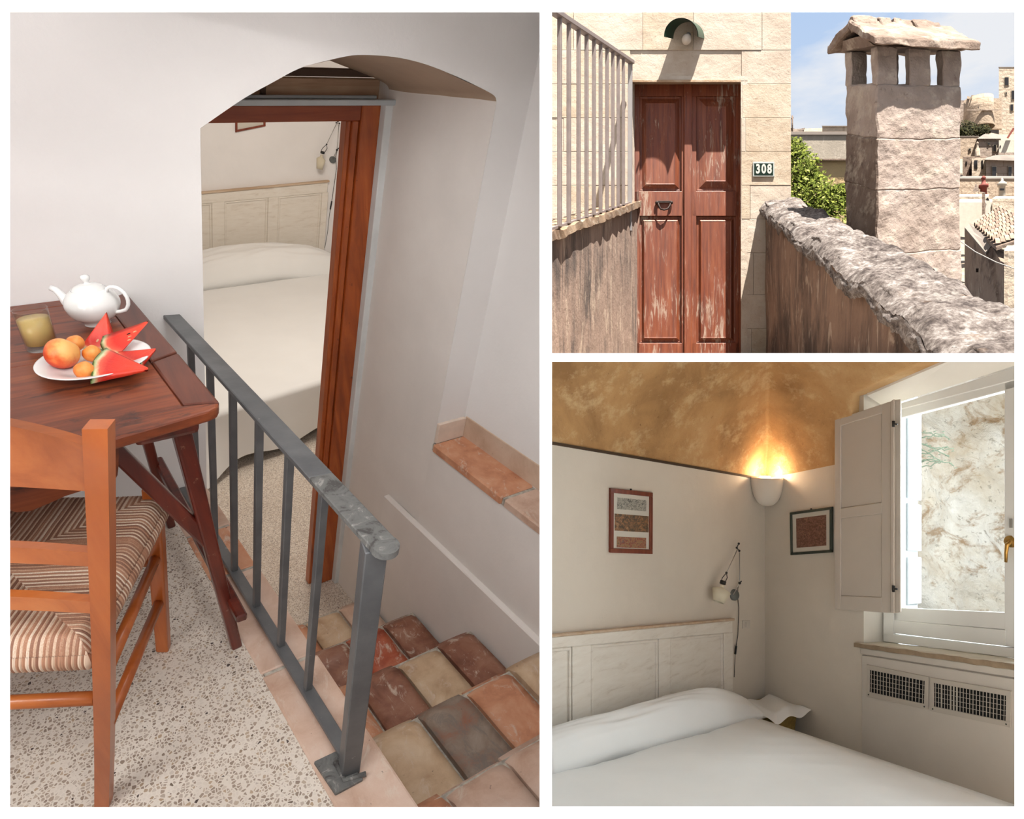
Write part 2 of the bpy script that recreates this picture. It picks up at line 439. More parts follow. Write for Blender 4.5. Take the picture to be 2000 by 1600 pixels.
slab_px('wall_slab', [(1071.5, 694.5), (2900, 694.5), (2900, 702), (1071.5, 702)], ZW + .016, 7.6, plain('terrace_paving', (124, 110, 96), 0.95, var=.2))  # unseen slab, lengthened to keep sun off the rock, darkened against bounce
def cbox(name, x0, x1, y0, y1, z0, z1, m):      # box in level axes around the eye: right, up, forward
    mb = MB(); mb.box(lambda a, b, c: CAM + Ov(a, c, b), x0, x1, z0, z1, y0, y1); return struct(name, mb, m)
cbox('ceiling', -1.0, 1.0, 0.535, 0.56, -1.6, ZW - .002, M_gallery)  # added ceiling out of view, shields the openings from the sun
cbox('ceiling', -1.4, .6, .93, .97, -.6, ZW + .7, M_gallery)  # added canopy out of view, stops sun reaching the stair room
cbox('floor', -1.0, 1.0, -0.9, -0.57, -1.6, ZW - .002, M_gallery)

# ------------------------------------------------------------------ stair room
JW, JD = 2.0, 2.70
def lpart(name, pts_front, vec, mat, clip=True):
    mb = MB(); mb.prism(pts_front, vec)
    if clip: mb.clip(*CL_L)
    return struct(name, mb, mat)
ARCH = [(391, 251), (402, 243), (435, 220), (482, 188), (535, 160), (584, 132), (640, 118), (675, 110), (697, 107), (731, 107.5), (780, 112), (832, 125), (885, 146), (934, 169), (962, 184), (968.5, 191), (970, 201)]
arch_ij = [L.hit(x, y, j=JW) for x, y in ARCH]
def smooth_arch(p):
    out = []
    for q in range(len(p) - 1):
        for t in range(4): out.append(p[q].lerp(p[q + 1], t / 4))
    out.append(p[-1])
    for _ in range(3):
        out = [out[0]] + [(out[q - 1] + out[q] * 2 + out[q + 1]) / 4 for q in range(1, len(out) - 1)] + [out[-1]]
    return out
arch_ij = smooth_arch(arch_ij)
ZLOW = -1.42
def arch_wall():
    mb = MB(); left, right, top, bot = -3.0, 1.60, 2.6, ZLOW - .1
    pl = [V((arch_ij[0].x - .002, JW, bot))] + arch_ij + [V((1.462, JW, bot))]
    # front face: fan of quads from the outline to the rectangle border
    F = lambda p, j=JW: L(p.x, j, p.z)
    mb.poly([L(left, JW, bot), F(pl[0]), F(pl[1]), L(left, JW, pl[1].z)])
    mb.poly([L(left, JW, pl[1].z), F(pl[1]), L(pl[1].x, JW, top), L(left, JW, top)])
    for q in range(1, len(pl) - 2):
        mb.poly([F(pl[q]), F(pl[q + 1]), L(pl[q + 1].x, JW, top), L(pl[q].x, JW, top)])
    e = pl[-2]
    mb.poly([F(e), L(right, JW, e.z), L(right, JW, top), L(e.x, JW, top)])
    mb.poly([F(pl[-1]), L(right, JW, bot), L(right, JW, e.z), F(e)])
    bmesh.ops.remove_doubles(mb.bm, verts=mb.bm.verts, dist=1e-5)
    mb.clip(*CL_L)
    struct('wall_back', mb, M_white)
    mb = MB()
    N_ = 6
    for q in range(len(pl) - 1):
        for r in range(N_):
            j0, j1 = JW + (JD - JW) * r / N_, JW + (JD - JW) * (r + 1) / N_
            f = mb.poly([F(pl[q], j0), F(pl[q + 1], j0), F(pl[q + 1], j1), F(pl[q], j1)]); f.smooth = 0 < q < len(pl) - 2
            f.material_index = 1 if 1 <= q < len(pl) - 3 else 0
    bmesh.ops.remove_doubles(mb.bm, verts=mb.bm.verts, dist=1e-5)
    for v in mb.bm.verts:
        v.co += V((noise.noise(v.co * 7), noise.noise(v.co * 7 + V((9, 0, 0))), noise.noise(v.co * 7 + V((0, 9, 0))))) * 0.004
    struct('wall_arch_reveal', mb, [M_mauve, plaster('soffit_shade_plaster', (176, 154, 134), 0.12, bump=0.4)])  # soffit shade is put into its darker plaster colour
arch_wall()
# right side: lower wall under the stone ledge, upper wall set back, thicker footing band along the stairs
mb = MB(); mb.box(L, 1.461, 1.72, .2, JW + .004, ZLOW - .1, -.125); mb.clip(*CL_L); struct('wall_right', mb, M_mauve)
mb = MB(); mb.box(L, 1.598, 1.75, .2, JW + .001, -.125, 2.6); mb.clip(*CL_L); struct('wall_right', mb, M_white)
mb = MB(); mb.box(L, 1.435, 1.463, .2, 2.27, ZLOW - .1, -.525, .004); mb.clip(*CL_L); struct('trim_1', mb, M_mauve)
mb = MB(); mb.box(L, 1.44, 1.475, 2.655, 2.70, ZLOW, 1.20, .003); struct('trim_2', mb, plain('white_gloss_paint', (225, 228, 228), 0.5))
# stone ledge: two terracotta slabs with a skirting behind and at the end
led = thing('stone_ledge', 'terracotta topped wall ledge with pale skirting, right of the arched opening', 'ledge', L(1.55, 1.6, -.09))
def clipped(f):
    mb = MB(); f(mb); mb.clip(*CL_L); return mb
part('slab', clipped(lambda m: m.box(L, 1.452, 1.60, 1.52, 1.985, -.125, -.085, .006)), TC['or'], led)
part('slab', clipped(lambda m: m.box(L, 1.455, 1.60, .9, 1.505, -.125, -.087, .006)), TC['pk'], led)
part('mortar_bed', clipped(lambda m: m.box(L, 1.462, 1.61, .9, 1.999, -.13, -.093)), M_mortar, led)
part('skirting', clipped(lambda m: m.box(L, 1.594, 1.612, .9, 1.99, -.087, .012, .002)), terracotta('skirting_stone', (188, 158, 134), (204, 178, 156), (214, 192, 172)), led)
part('skirting', clipped(lambda m: m.box(L, 1.465, 1.594, 1.982, 2.0, -.087, .008, .002)), plain('pale_stone', (226, 208, 192), 0.8, var=.08, sc=20), led)
# floors
mb = MB(); mb.box(L, -3.0, .43, -.4, JW, -.08, 0); mb.clip(*CL_L); struct('floor', mb, M_terr)
mb = MB(); mb.box(L, -1.5, 5.0, 2.30, 7.8, ZLOW - .1, ZLOW); mb.clip(CL_L[0]); struct('floor', mb, M_terr)
mb = MB(); mb.box(L, .44, .555, -.2, JD, ZLOW - .1, -.03); mb.clip(*CL_L); struct('wall_left', mb, M_mauve)
kerb = thing('kerb', 'worn pinkish terracotta kerb slabs under the iron railing', 'kerb', L(.49, 1.2, 0))
kj = [-.1, .52, 1.09, 1.50, 1.74, 1.995]
for q in range(len(kj) - 1):
    w = lambda: random.uniform(-.004, .004)
    mb = MB(); a, b = kj[q] + .004, kj[q + 1] - .004; i0, i1 = .428 + w(), .562 + w()
    mb.box(L, i0, i1, a, b, -.03, .004 + w() * .3, .006, 2); mb.clip(*CL_L); part('slab', mb, TC['pk'] if q != 3 else TC['or'], kerb)
part('mortar_bed', clipped(lambda m: m.box(L, .432, .556, -.1, 1.99, -.04, 0.0)), M_mortar, kerb)
# stairs
stairs = thing('staircase', 'terracotta tiled stairs going down to the bedroom door', 'staircase', L(1.0, 1.3, ZLOW))
TR = [(-1.22, 2.30), (-.98, 1.89), (-.75, 1.49), (-.51, 1.10), (-.27, .73), (-.03, .34)]
ROWS = ['tan pk or tan pk'.split(), 'red pk dk red dk'.split(), 'or or dk tan dk'.split(), 'red tan gr or tan'.split(), 'or pk pk tan or'.split(), 'tan pk or tan or'.split()]
for n_, ((z, jn), row) in enumerate(zip(TR, ROWS)):
    jb = TR[n_ + 1][1] if n_ < 5 else -.1
    mb = MB(); mb.box(L, .556, 1.43, jb - .02, jn - .012, ZLOW - .05, z - .012); mb.clip(*CL_L)
    st = part('step', mb, M_mortar, stairs)
    edges = [.56, .74, .915, 1.09, 1.265, 1.425]
    for q in range(5):
        g = random.uniform(.004, .009); a, b = edges[q] + g, edges[q + 1] - g
        dz = random.uniform(-.004, .004); dj = random.uniform(-.008, .008)
        def tl(u, v, top):      # rounded nosing, slightly hollow tread
            i = a + (b - a) * u; j = jb - .012 + (jn + dj - jb + .012) * v
            drop = .030 * max(0, (v - .82) / .18) ** 2.2 + .012 * (1 - v) * 0
            edge = .004 * (abs(u * 2 - 1) ** 8)
            return L(i, j, z + dz + .012 - drop - edge + (.006 * noise.noise(V((i * 9, j * 9, z)))) if top else z - .03)
        mb = MB(); nu, nv = 5, 8
        mb.sheet(lambda u, v: tl(u, v, True), nu, nv)
        for f_, rng in ((lambda t: (0, t), nv), (lambda t: (1, t), nv), (lambda t: (t, 0), nu), (lambda t: (t, 1), nu)):
            for t in range(rng):
                u0, v0 = f_(t / rng); u1, v1 = f_((t + 1) / rng)
                mb.poly([tl(u0, v0, True), tl(u1, v1, True), tl(u1, v1, False), tl(u0, v0, False)])
        bmesh.ops.remove_doubles(mb.bm, verts=mb.bm.verts, dist=1e-5)
        mb.clip(*CL_L); part('tile', mb, TC[row[q]], st)

# ------------------------------------------------------------------ railing
rail = thing('stair_railing', 'grey painted iron railing between the table and the stairs', 'railing', L(.49, 1.3, 0))
ZH = .668
mb = MB(); up = L(0, 0, 1) - L(0, 0, 0); up.normalize()
hp = [L(.478, JW - .002, ZH - .006), L(.476, 1.4, ZH - .004), L(.470, .70, ZH)]
mb.beam(L(.478, JW - .002, ZH - .004), L(.4705, .96, ZH - .001), .046, .013, up, .002); part('handrail', mb, M_iron, rail)
mb = MB(); mb.beam(L(.4705, .961, ZH - .001), L(.468, .715, ZH), .046, .013, up, .002)
mb.lathe(L(.468, .715, ZH) - up * .0065, up, [(0, 0), (.023, 0), (.023, .013), (0, .013)], 20, False)
part('handrail_end', mb, M_ironw, rail, 'handrail end with chipped grey paint')
mb = MB(); mb.beam(L(.492, JW - .002, .022), L(.49, .755, .022), .030, .012, up, .002); part('base_rail', mb, M_iron, rail)
for j in (1.82, 1.65, 1.475, 1.30, 1.13, .967):
    mb = MB(); mb.beam(L(.491, j + .012, .028), L(.476, j - .012, ZH - .006), .0165, .0165, L(0, 1, 0) - L(0, 0, 0), .0015)
    part('baluster', mb, M_iron, rail)
mb = MB(); mb.beam(L(.484, .748, .008), L(.462, .738, ZH - .006), .038, .036, L(.25, 1, 0) - L(0, 0, 0), .002); part('post', mb, M_iron, rail)
mb = MB(); pc = [L.hit(x, y, k=.006) for x, y in ((613, 1491), (661, 1468), (709, 1525), (655, 1554))]
mb.hexa([L(p.x, p.y, .003) for p in pc], [L(p.x, p.y, .013) for p in pc], .0015); part('base_plate', mb, M_ironw, rail)
mb = MB(); mb.tube([L(.466, .775, .014), L(.463, .725, .014), L(.505, .715, .014)], .006, 6); part('weld', mb, M_ironw, rail)

# ------------------------------------------------------------------ table
tab = thing('writing_table', 'old dark red-brown wooden table with splayed legs against the white wall', 'table', L(0, 1.5, 0))
ZT = .76; TT = .026
def tfj(i): return 1.163 - (.36 - i) * .16            # front edge line
def tquad(m, i0, i1, ja, jb, z0=ZT - TT, z1=ZT, bev=.003):
    q = lambda i, j, z: L(i, j(i) if callable(j) else j, z)
    m.hexa([q(i0, ja, z0), q(i1, ja, z0), q(i1, jb, z0), q(i0, jb, z0)], [q(i0, ja, z1), q(i1, ja, z1), q(i1, jb, z1), q(i0, jb, z1)], bev)
fr2 = lambda i: tfj(i) + .052
mb = MB(); tquad(mb, -1.25, .3013, fr2, 1.5542); part('board', mb, M_tabled, tab)
mb = MB(); tquad(mb, -1.25, .3013, 1.5558, 1.9425); part('board', mb, M_tabled, tab)
mb = MB()
pts = [(-1.25, tfj(-1.25)), (.335, tfj(.335)), (.352, tfj(.352) + .006), (.361, tfj(.36) + .022), (.302, fr2(.302)), (-1.25, fr2(-1.25))]
mb.hexa([L(i, j, ZT - TT) for i, j in pts], [L(i, j, ZT) for i, j in pts], .005, 2); part('edge_strip', mb, M_tabled, tab)
mb = MB(); pts = [(.3625, tfj(.36) + .024), (.364, 1.48), (.302, 1.45), (.302, fr2(.302) + .002)]
mb.hexa([L(i, j, ZT - TT) for i, j in pts], [L(i, j, ZT) for i, j in pts], .005, 2); part('edge_strip', mb, M_tabley, tab)
mb = MB(); pts = [(.364, 1.486), (.364, 1.996), (.302, 1.94), (.302, 1.456)]
mb.hexa([L(i, j, ZT - TT) for i, j in pts], [L(i, j, ZT) for i, j in pts], .005, 2); part('edge_strip', mb, M_tabley, tab)
mb = MB(); tquad(mb, -1.25, .302, 1.944, 1.996); part('edge_strip', mb, M_tabled, tab)
jx = L(0, 1, 0) - L(0, 0, 0)
mb = MB(); mb.beam(L(.408, 1.22, 0), L(.296, 1.24, ZT - TT), .026, .026, jx, .005, .036, .036, 2); part('leg', mb, M_legw, tab)
mb = MB(); mb.beam(L(.408, 1.827, 0), L(.30, 1.83, ZT - TT), .024, .026, jx, .005, .034, .034, 2); part('leg', mb, M_legw, tab)
mb = MB(); mb.beam(L(-.95, 1.22, 0), L(-.85, 1.24, ZT - TT), .026, .026, jx, .005, .036, .036, 2); part('leg', mb, M_legw, tab)
mb = MB(); mb.beam(L(-.95, 1.827, 0), L(-.85, 1.83, ZT - TT), .024, .026, jx, .005, .034, .034, 2); part('leg', mb, M_legw, tab)
mb = MB(); mb.box(L, .215, .33, 1.20, 1.26, ZT - TT - .045, ZT - TT, .01, 2); part('corner_block', mb, M_legw, tab)
mb = MB(); mb.beam(L(.158, 1.245, ZT - TT - .01), L(.352, 1.232, .37), .032, .028, jx, .005, seg=2); part('brace', mb, M_legw, tab)
mb = MB(); mb.beam(L(.388, 1.86, .25), L(.398, 1.15, .165), .026, .022, up, .004); part('stretcher', mb, M_legw, tab)
ap = [(-60, 880), (236, 852), (231, 870), (229, 890), (233, 905), (230, 932), (218, 944), (180, 950), (126, 967), (92, 985), (62, 1000), (30, 1003), (-60, 960)]
mb = MB(); a_ = [L.hit(x, y, j=1.20) for x, y in ap]; mb.prism([L(p.x, 1.20, p.z) for p in a_], L(0, .022, 0) - L(0, 0, 0), .003); part('apron', mb, M_tabled, tab, 'scalloped apron board')

# ------------------------------------------------------------------ chair
ch = thing('rush_chair', 'orange-brown wooden chair with a woven rush seat in front of the table', 'chair', L(-.1, 1.2, 0))
fd, rd = V((.487, .873, 0)), V((.873, -.487, 0))
def Cp(r, f, z): p = V((.060, .940, 0)) + rd * r + fd * f; return L(p.x, p.y, z)
fW, rW = Cp(0, 1, 0) - Cp(0, 0, 0), Cp(1, 0, 0) - Cp(0, 0, 0)
WC = .43
def postx(z): return .091 * (z / .91), -.062 * (z / .91) ** 1.5
for r0, sgn in ((0, 1), (-WC, 1)):
    mb = MB()
    rows = []
    zs = [0, .15, .3, .45, .6, .75, .948]
    for z in zs:
        sx, sf = postx(z); w = .0265 + .003 * z; d = .025 + .002 * z
        rows.append([mb.bm.verts.new(Cp(r0 + sx * (1 if r0 == 0 else .4) + a * w / 2, sf + b * d / 2, z)) for a, b in ((-1, -1), (1, -1), (1, 1), (-1, 1))])
    for q in range(len(zs) - 1):
        for a in range(4): mb.bm.faces.new((rows[q][a], rows[q][(a + 1) % 4], rows[q + 1][(a + 1) % 4], rows[q + 1][a]))
    mb.bm.faces.new(rows[0][::-1]); mb.bm.faces.new(rows[-1])
    bmesh.ops.bevel(mb.bm, geom=[e for e in mb.bm.edges if e.calc_face_angle(0) > .5], offset=.0035, segments=2, affect='EDGES')
    part('back_post', mb, M_chair, ch)
FR, FF = -.004, .415
for r0 in (FR, -WC - .01):
    mb = MB(); mb.beam(Cp(r0, FF, 0), Cp(r0, FF, .522), .030, .028, fW, .005, .036, .034, 2); part('front_leg', mb, M_chair, ch)
def slat(pix_top, pix_bot, mat, name, th=.016):
    # board between the back posts, slightly curved backwards; contour given at several points from right to left
    mb = MB(); n = 24; rows = []
    for q in range(n + 1):
        t = q / n; r = -WC * t * 1.0
        zt, zb = pix_top(t), pix_bot(t); bow = .022 * math.sin(math.pi * t)
        ring = []
        for z, s_ in ((zb, -1), (zb, 1), (zt, 1), (zt, -1)):
            sx, sf = postx(z); ring.append(mb.bm.verts.new(Cp(r + sx * (1 - t * .6), sf + bow * 1.0 + s_ * th / 2, z)))
        rows.append(ring)
    for q in range(n):
        for a in range(4):
            f = mb.bm.faces.new((rows[q][a], rows[q][(a + 1) % 4], rows[q + 1][(a + 1) % 4], rows[q + 1][a])); f.smooth = False
    mb.bm.faces.new(rows[0][::-1]); mb.bm.faces.new(rows[-1])
    part(name, mb, mat, ch)
slat(lambda t: .910 + .05 * math.sin(math.pi * min(1, t * 1.0)) ** .8, lambda t: .838 + .004 * math.sin(math.pi * t), M_chairx, 'top_rail', .018)
slat(lambda t: .717 + .006 * math.sin(math.pi * t), lambda t: .688, M_chairx, 'back_slat')
slat(lambda t: .608 + .006 * math.sin(math.pi * t), lambda t: .581, M_chairx, 'back_slat')
mb = MB(); mb.tube([Cp(.02, -.012, .345), Cp(-WC, -.012, .345)], .0125, 12); part('stretcher', mb, M_chairx, ch)
for z0, z1 in ((.38, .32), (.26, .175)):
    mb = MB(); mb.tube([Cp(.03, .0, z0), Cp(FR, FF, z1)], .0115, 12); part('stretcher', mb, M_chair, ch)
    mb = MB(); mb.tube([Cp(-WC, .0, z0), Cp(-WC, FF, z1)], .0115, 12); part('stretcher', mb, M_chair, ch)
for f0, z in ((FF, .30),):
    mb = MB(); mb.tube([Cp(FR, f0, z), Cp(-WC, f0, z)], .0115, 12); part('stretcher', mb, M_chair, ch)
for r0 in (.008, -WC - .008):
    mb = MB(); mb.beam(Cp(r0 + .004, .0, .452), Cp(r0, FF, .468), .018, .026, up, .003); part('seat_rail', mb, M_chairx, ch)
# rush seat: four triangular fields of strands running to the diagonals, wrapped over the edges
def rush_seat():
    mb = MB(); lay = mb.bm.loops.layers.color.new('strand')
    A = 420; r0, r1, f0, f1, zs = -WC - .018, .022, -.022, FF + .016, .497
    rnd = random.Random(5); tone = [rnd.random() for _ in range(400)]
    def pt(u, v):
        a, b = u * 2 - 1, v * 2 - 1
        m = max(abs(a), abs(b)); edge = max(0, (m - .88) / .12)
        # strand index runs along the side
        if abs(a) > abs(b): s, fld = b, 0
        else: s, fld = a, 1
        k = (s + 1) * 48
        ridge = .0024 * abs(math.sin(math.pi * k))
        z = zs - .030 * edge ** 2.4 + ridge - .004 * (1 - m) + .0015 * noise.noise(V((a * 5, b * 5, 0)))
        q = 1 + ridge * .8 * edge
        return V((r0 + (r1 - r0) * (.5 + a * q / 2), f0 + (f1 - f0) * (.5 + b * q / 2), z)), int(k) + fld * 100
    g = [[None] * (A + 1) for _ in range(A + 1)]
    for x in range(A + 1):
        for y in range(A + 1):
            p, _ = pt(x / A, y / A); g[x][y] = mb.bm.verts.new(Cp(p.x, p.y, p.z))
    for x in range(A):
        for y in range(A):
            f = mb.bm.faces.new((g[x][y], g[x + 1][y], g[x + 1][y + 1], g[x][y + 1])); f.smooth = True
            _, k = pt((x + .5) / A, (y + .5) / A); t = .10 + .36 * (k % 2) + tone[k % 400] * .36 + rnd.random() * .14
            for l in f.loops: l[lay] = (t, t, t, 1)
    # skirt wrapping over the side rails
    n = 540
    def rim(t, z):
        a = [(-1, -1), (1, -1), (1, 1), (-1, 1), (-1, -1)]; q = int(t * 4) % 4; w = t * 4 - int(t * 4)
        x = a[q][0] + (a[q + 1][0] - a[q][0]) * w; y = a[q][1] + (a[q + 1][1] - a[q][1]) * w
        s = y if q in (1, 3) else x; k = (s + 1) * 48; o = .0022 * abs(math.sin(math.pi * k)) + .006 * math.sin(math.pi * z)
        n_ = V((x if abs(x) == 1 else 0, y if abs(y) == 1 else 0, 0))
        return Cp(r0 + (r1 - r0) * (.5 + x / 2) + n_.x * o, f0 + (f1 - f0) * (.5 + y / 2) + n_.y * o, zs - .027 - .036 * z), int(k) + (0 if q in (1, 3) else 100)
    pr = None
    for q in range(n * 4 + 1):
        cur = [mb.bm.verts.new(rim(min(q / (n * 4), .99999), z / 5)[0]) for z in range(6)]
        if pr:
            k = rim((q - .5) / (n * 4), 0)[1]; t = .10 + .36 * (k % 2) + tone[k % 400] * .36 + rnd.random() * .14
            for z in range(5):
                f = mb.bm.faces.new((pr[z], cur[z], cur[z + 1], pr[z + 1])); f.smooth = True
                for l in f.loops: l[lay] = (t, t, t, 1)
        pr = cur
    n = N('rush'); at = n.node('ShaderNodeVertexColor'); at.layer_name = 'strand'
    c = n.ramp(at.outputs[0], [(0.0, (128, 88, 70)), (0.25, (176, 128, 100)), (0.6, (212, 184, 158)), (0.9, (230, 214, 196)), (1.0, (196, 130, 92))])
    n.set(c, 0.6)
    return part('rush_seat', mb, n.m, ch, 'woven rush seat', kind='stuff')
rush_seat()

# ------------------------------------------------------------------ things on the table
Z3 = V((0, 0, 1))
def tabpos(px, py): return L.at(px, py, k=ZT)
right_img = W(V((1, 0, 0))); right_img = (right_img - Z3 * right_img.dot(Z3)).normalized()
back_img = Z3.cross(right_img).normalized()
# teapot
TP = tabpos(192, 632)
pot = thing('teapot', 'white ceramic teapot with lid, spout to the left', 'teapot', TP)
body = [(.0, 0), (.026, 0), (.028, .004), (.033, .012), (.046, .022), (.0545, .036), (.0585, .050), (.0565, .062), (.050, .074), (.040, .084), (.0365, .087), (.034, .086), (.0, .083)]
def resample(pr, n=3):
    out = []
    for q in range(len(pr) - 1):
        p0 = pr[max(q - 1, 0)]; p1 = pr[q]; p2 = pr[q + 1]; p3 = pr[min(q + 2, len(pr) - 1)]
        for t in range(n):
            t = t / n
            out.append(tuple(max(0, .5 * (2 * p1[c] + (p2[c] - p0[c]) * t + (2 * p0[c] - 5 * p1[c] + 4 * p2[c] - p3[c]) * t * t + (3 * p1[c] - p0[c] - 3 * p2[c] + p3[c]) * t ** 3)) if c == 0 else .5 * (2 * p1[c] + (p2[c] - p0[c]) * t + (2 * p0[c] - 5 * p1[c] + 4 * p2[c] - p3[c]) * t * t + (3 * p1[c] - p0[c] - 3 * p2[c] + p3[c]) * t ** 3) for c in (0, 1)))
    return out + [pr[-1]]
TPS = 1.03
mb = MB(); mb.lathe(TP, Z3, [(r * TPS, h * TPS) for r, h in resample(body)], 56); part('body', mb, M_ceram, pot)
mb = MB(); mb.lathe(TP + Z3 * .088, Z3, resample([(.0355, -.002), (.036, .001), (.031, .007), (.018, .013), (.007, .015), (.0055, .019), (.009, .024), (.0105, .029), (.008, .034), (.0, .036)]), 40)
part('lid', mb, M_ceram, pot)
mb = MB(); sp = [TP + right_img * x + Z3 * z for x, z in ((-.038, .038), (-.052, .044), (-.063, .058), (-.070, .072), (-.079, .084), (-.090, .089))]
mb.tube(sp, [.020, .0165, .012, .0095, .0078, .007], 20); part('spout', mb, M_ceram, pot)
mb = MB(); hd = []
for q in range(15):
    a = math.radians(118 - q * 17.2); hd.append(TP + right_img * (.060 + .029 * math.cos(a) - (.006 if q > 10 else 0)) + Z3 * (.064 + .032 * math.sin(a)))
hd = [TP + right_img * .040 + Z3 * .079] + hd + [TP + right_img * .052 + Z3 * .036]
mb.tube(hd, .0046, 12); part('handle', mb, M_ceram, pot)
# glass of juice
GP = tabpos(84, 680)
gl = thing('juice_glass', 'short tumbler of cloudy yellow juice beside the teapot', 'glass', GP)
mb = MB(); mb.lathe(GP, Z3, [(0, 0), (.0295, 0), (.031, .002), (.0335, .092), (.0335, .093), (.0320, .093), (.0295, .014), (.0, .012)], 48); part('tumbler', mb, M_glass, gl)
mb = MB(); mb.lathe(GP, Z3, [(0, .0125), (.0290, .0145), (.0310, .071), (.0, .071)], 48)
nj = N('cloudy_juice'); nj.set((228, 198, 132), 0.25, Subsurface_Weight=0.3, Subsurface_Radius=(.02, .015, .006), Subsurface_Scale=.5); part('juice', mb, nj.m, gl, 'cloudy yellow juice')
# plate
PC = tabpos(190, 718) + Z3 * .001
pl = solo('plate', MB().lathe(PC, Z3, resample([(.0, .002), (.045, .002), (.050, .0), (.055, .002), (.080, .012), (.105, .020), (.107, .0215), (.105, .0225), (.079, .0155), (.055, .006), (.0, .005)], 2), 72), M_ceram,
          'round white plate of fruit at the table edge', 'plate', origin=PC)
PR = .100
def onplate(px, py, z): # point above the plate seen at a pixel, z over the table
    return L.at(px, py, k=ZT + z)
def fruitmat(name, a, b, c, dr=(0, 0, 1)):
    n = N(name); v = n.mapped((1, 1, 1))
    sep = n.node('ShaderNodeSeparateXYZ'); n.link(v, sep.inputs[0])
    g = n.math('ADD', n.math('MULTIPLY', sep.outputs['X'], dr[0]), n.math('ADD', n.math('MULTIPLY', sep.outputs['Y'], dr[1]), n.math('MULTIPLY', sep.outputs['Z'], dr[2])))
    g = n.math('ADD', n.math('MULTIPLY', g, 14.0), n.math('MULTIPLY', n.noise(38, 4, .6), 0.9))
    n.set(n.ramp(g, [(0.1, a), (0.45, b), (0.85, c)]), 0.42, Subsurface_Weight=0.1, Subsurface_Scale=.01); n.bump(n.noise(400, 2), 0.08, 0.001); return n.m
def fruit(name, label, px, py, r, z, mat, dent=.12, ax=None):
    c = onplate(px, py, z)
    stem = (Z3 * .8 + right_img * random.uniform(-.5, .5)).normalized() if ax is None else ax
    x = stem.orthogonal().normalized(); y = stem.cross(x)
    def fn(d):
        pole = max(0, d.z); k = 1 - dent * pole ** 14 * 2.2
        th = math.atan2(d.y, d.x); return k * (1 - .035 * max(0, math.cos(th)) ** 30 * (1 - d.z * d.z)) * (1 + .03 * noise.noise(d * 1.5))
    mb = MB(); mb.ball(c, r, (x, y, stem), 20, fn)
    return solo(name, mb, mat, label, 'fruit', 'stone fruit on the plate', origin=c)
redx = (-right_img * .6 - Z3 * .6 - back_img * .4)
fruit('nectarine', 'large red and yellow nectarine at the left of the plate', 121, 690, .0325, .040, fruitmat('nectarine_skin', (186, 34, 18), (226, 96, 40), (244, 186, 110), tuple(right_img * .8 + Z3 * .7)), ax=(Z3 * .7 + right_img * .3 + back_img * .7).normalized())
AM = fruitmat('apricot_skin', (212, 84, 26), (232, 130, 50), (242, 172, 92), tuple(Z3 * .9 - back_img * .1 + right_img * .5))
fruit('apricot', 'apricot at the front of the plate, below the nectarine', 164, 723, .0185, .026, AM)
fruit('apricot', 'apricot in the middle of the plate between nectarine and melon', 179, 690, .0180, .028, AM)
fruit('apricot', 'apricot mostly hidden behind the large nectarine', 147, 670, .0175, .040, AM)
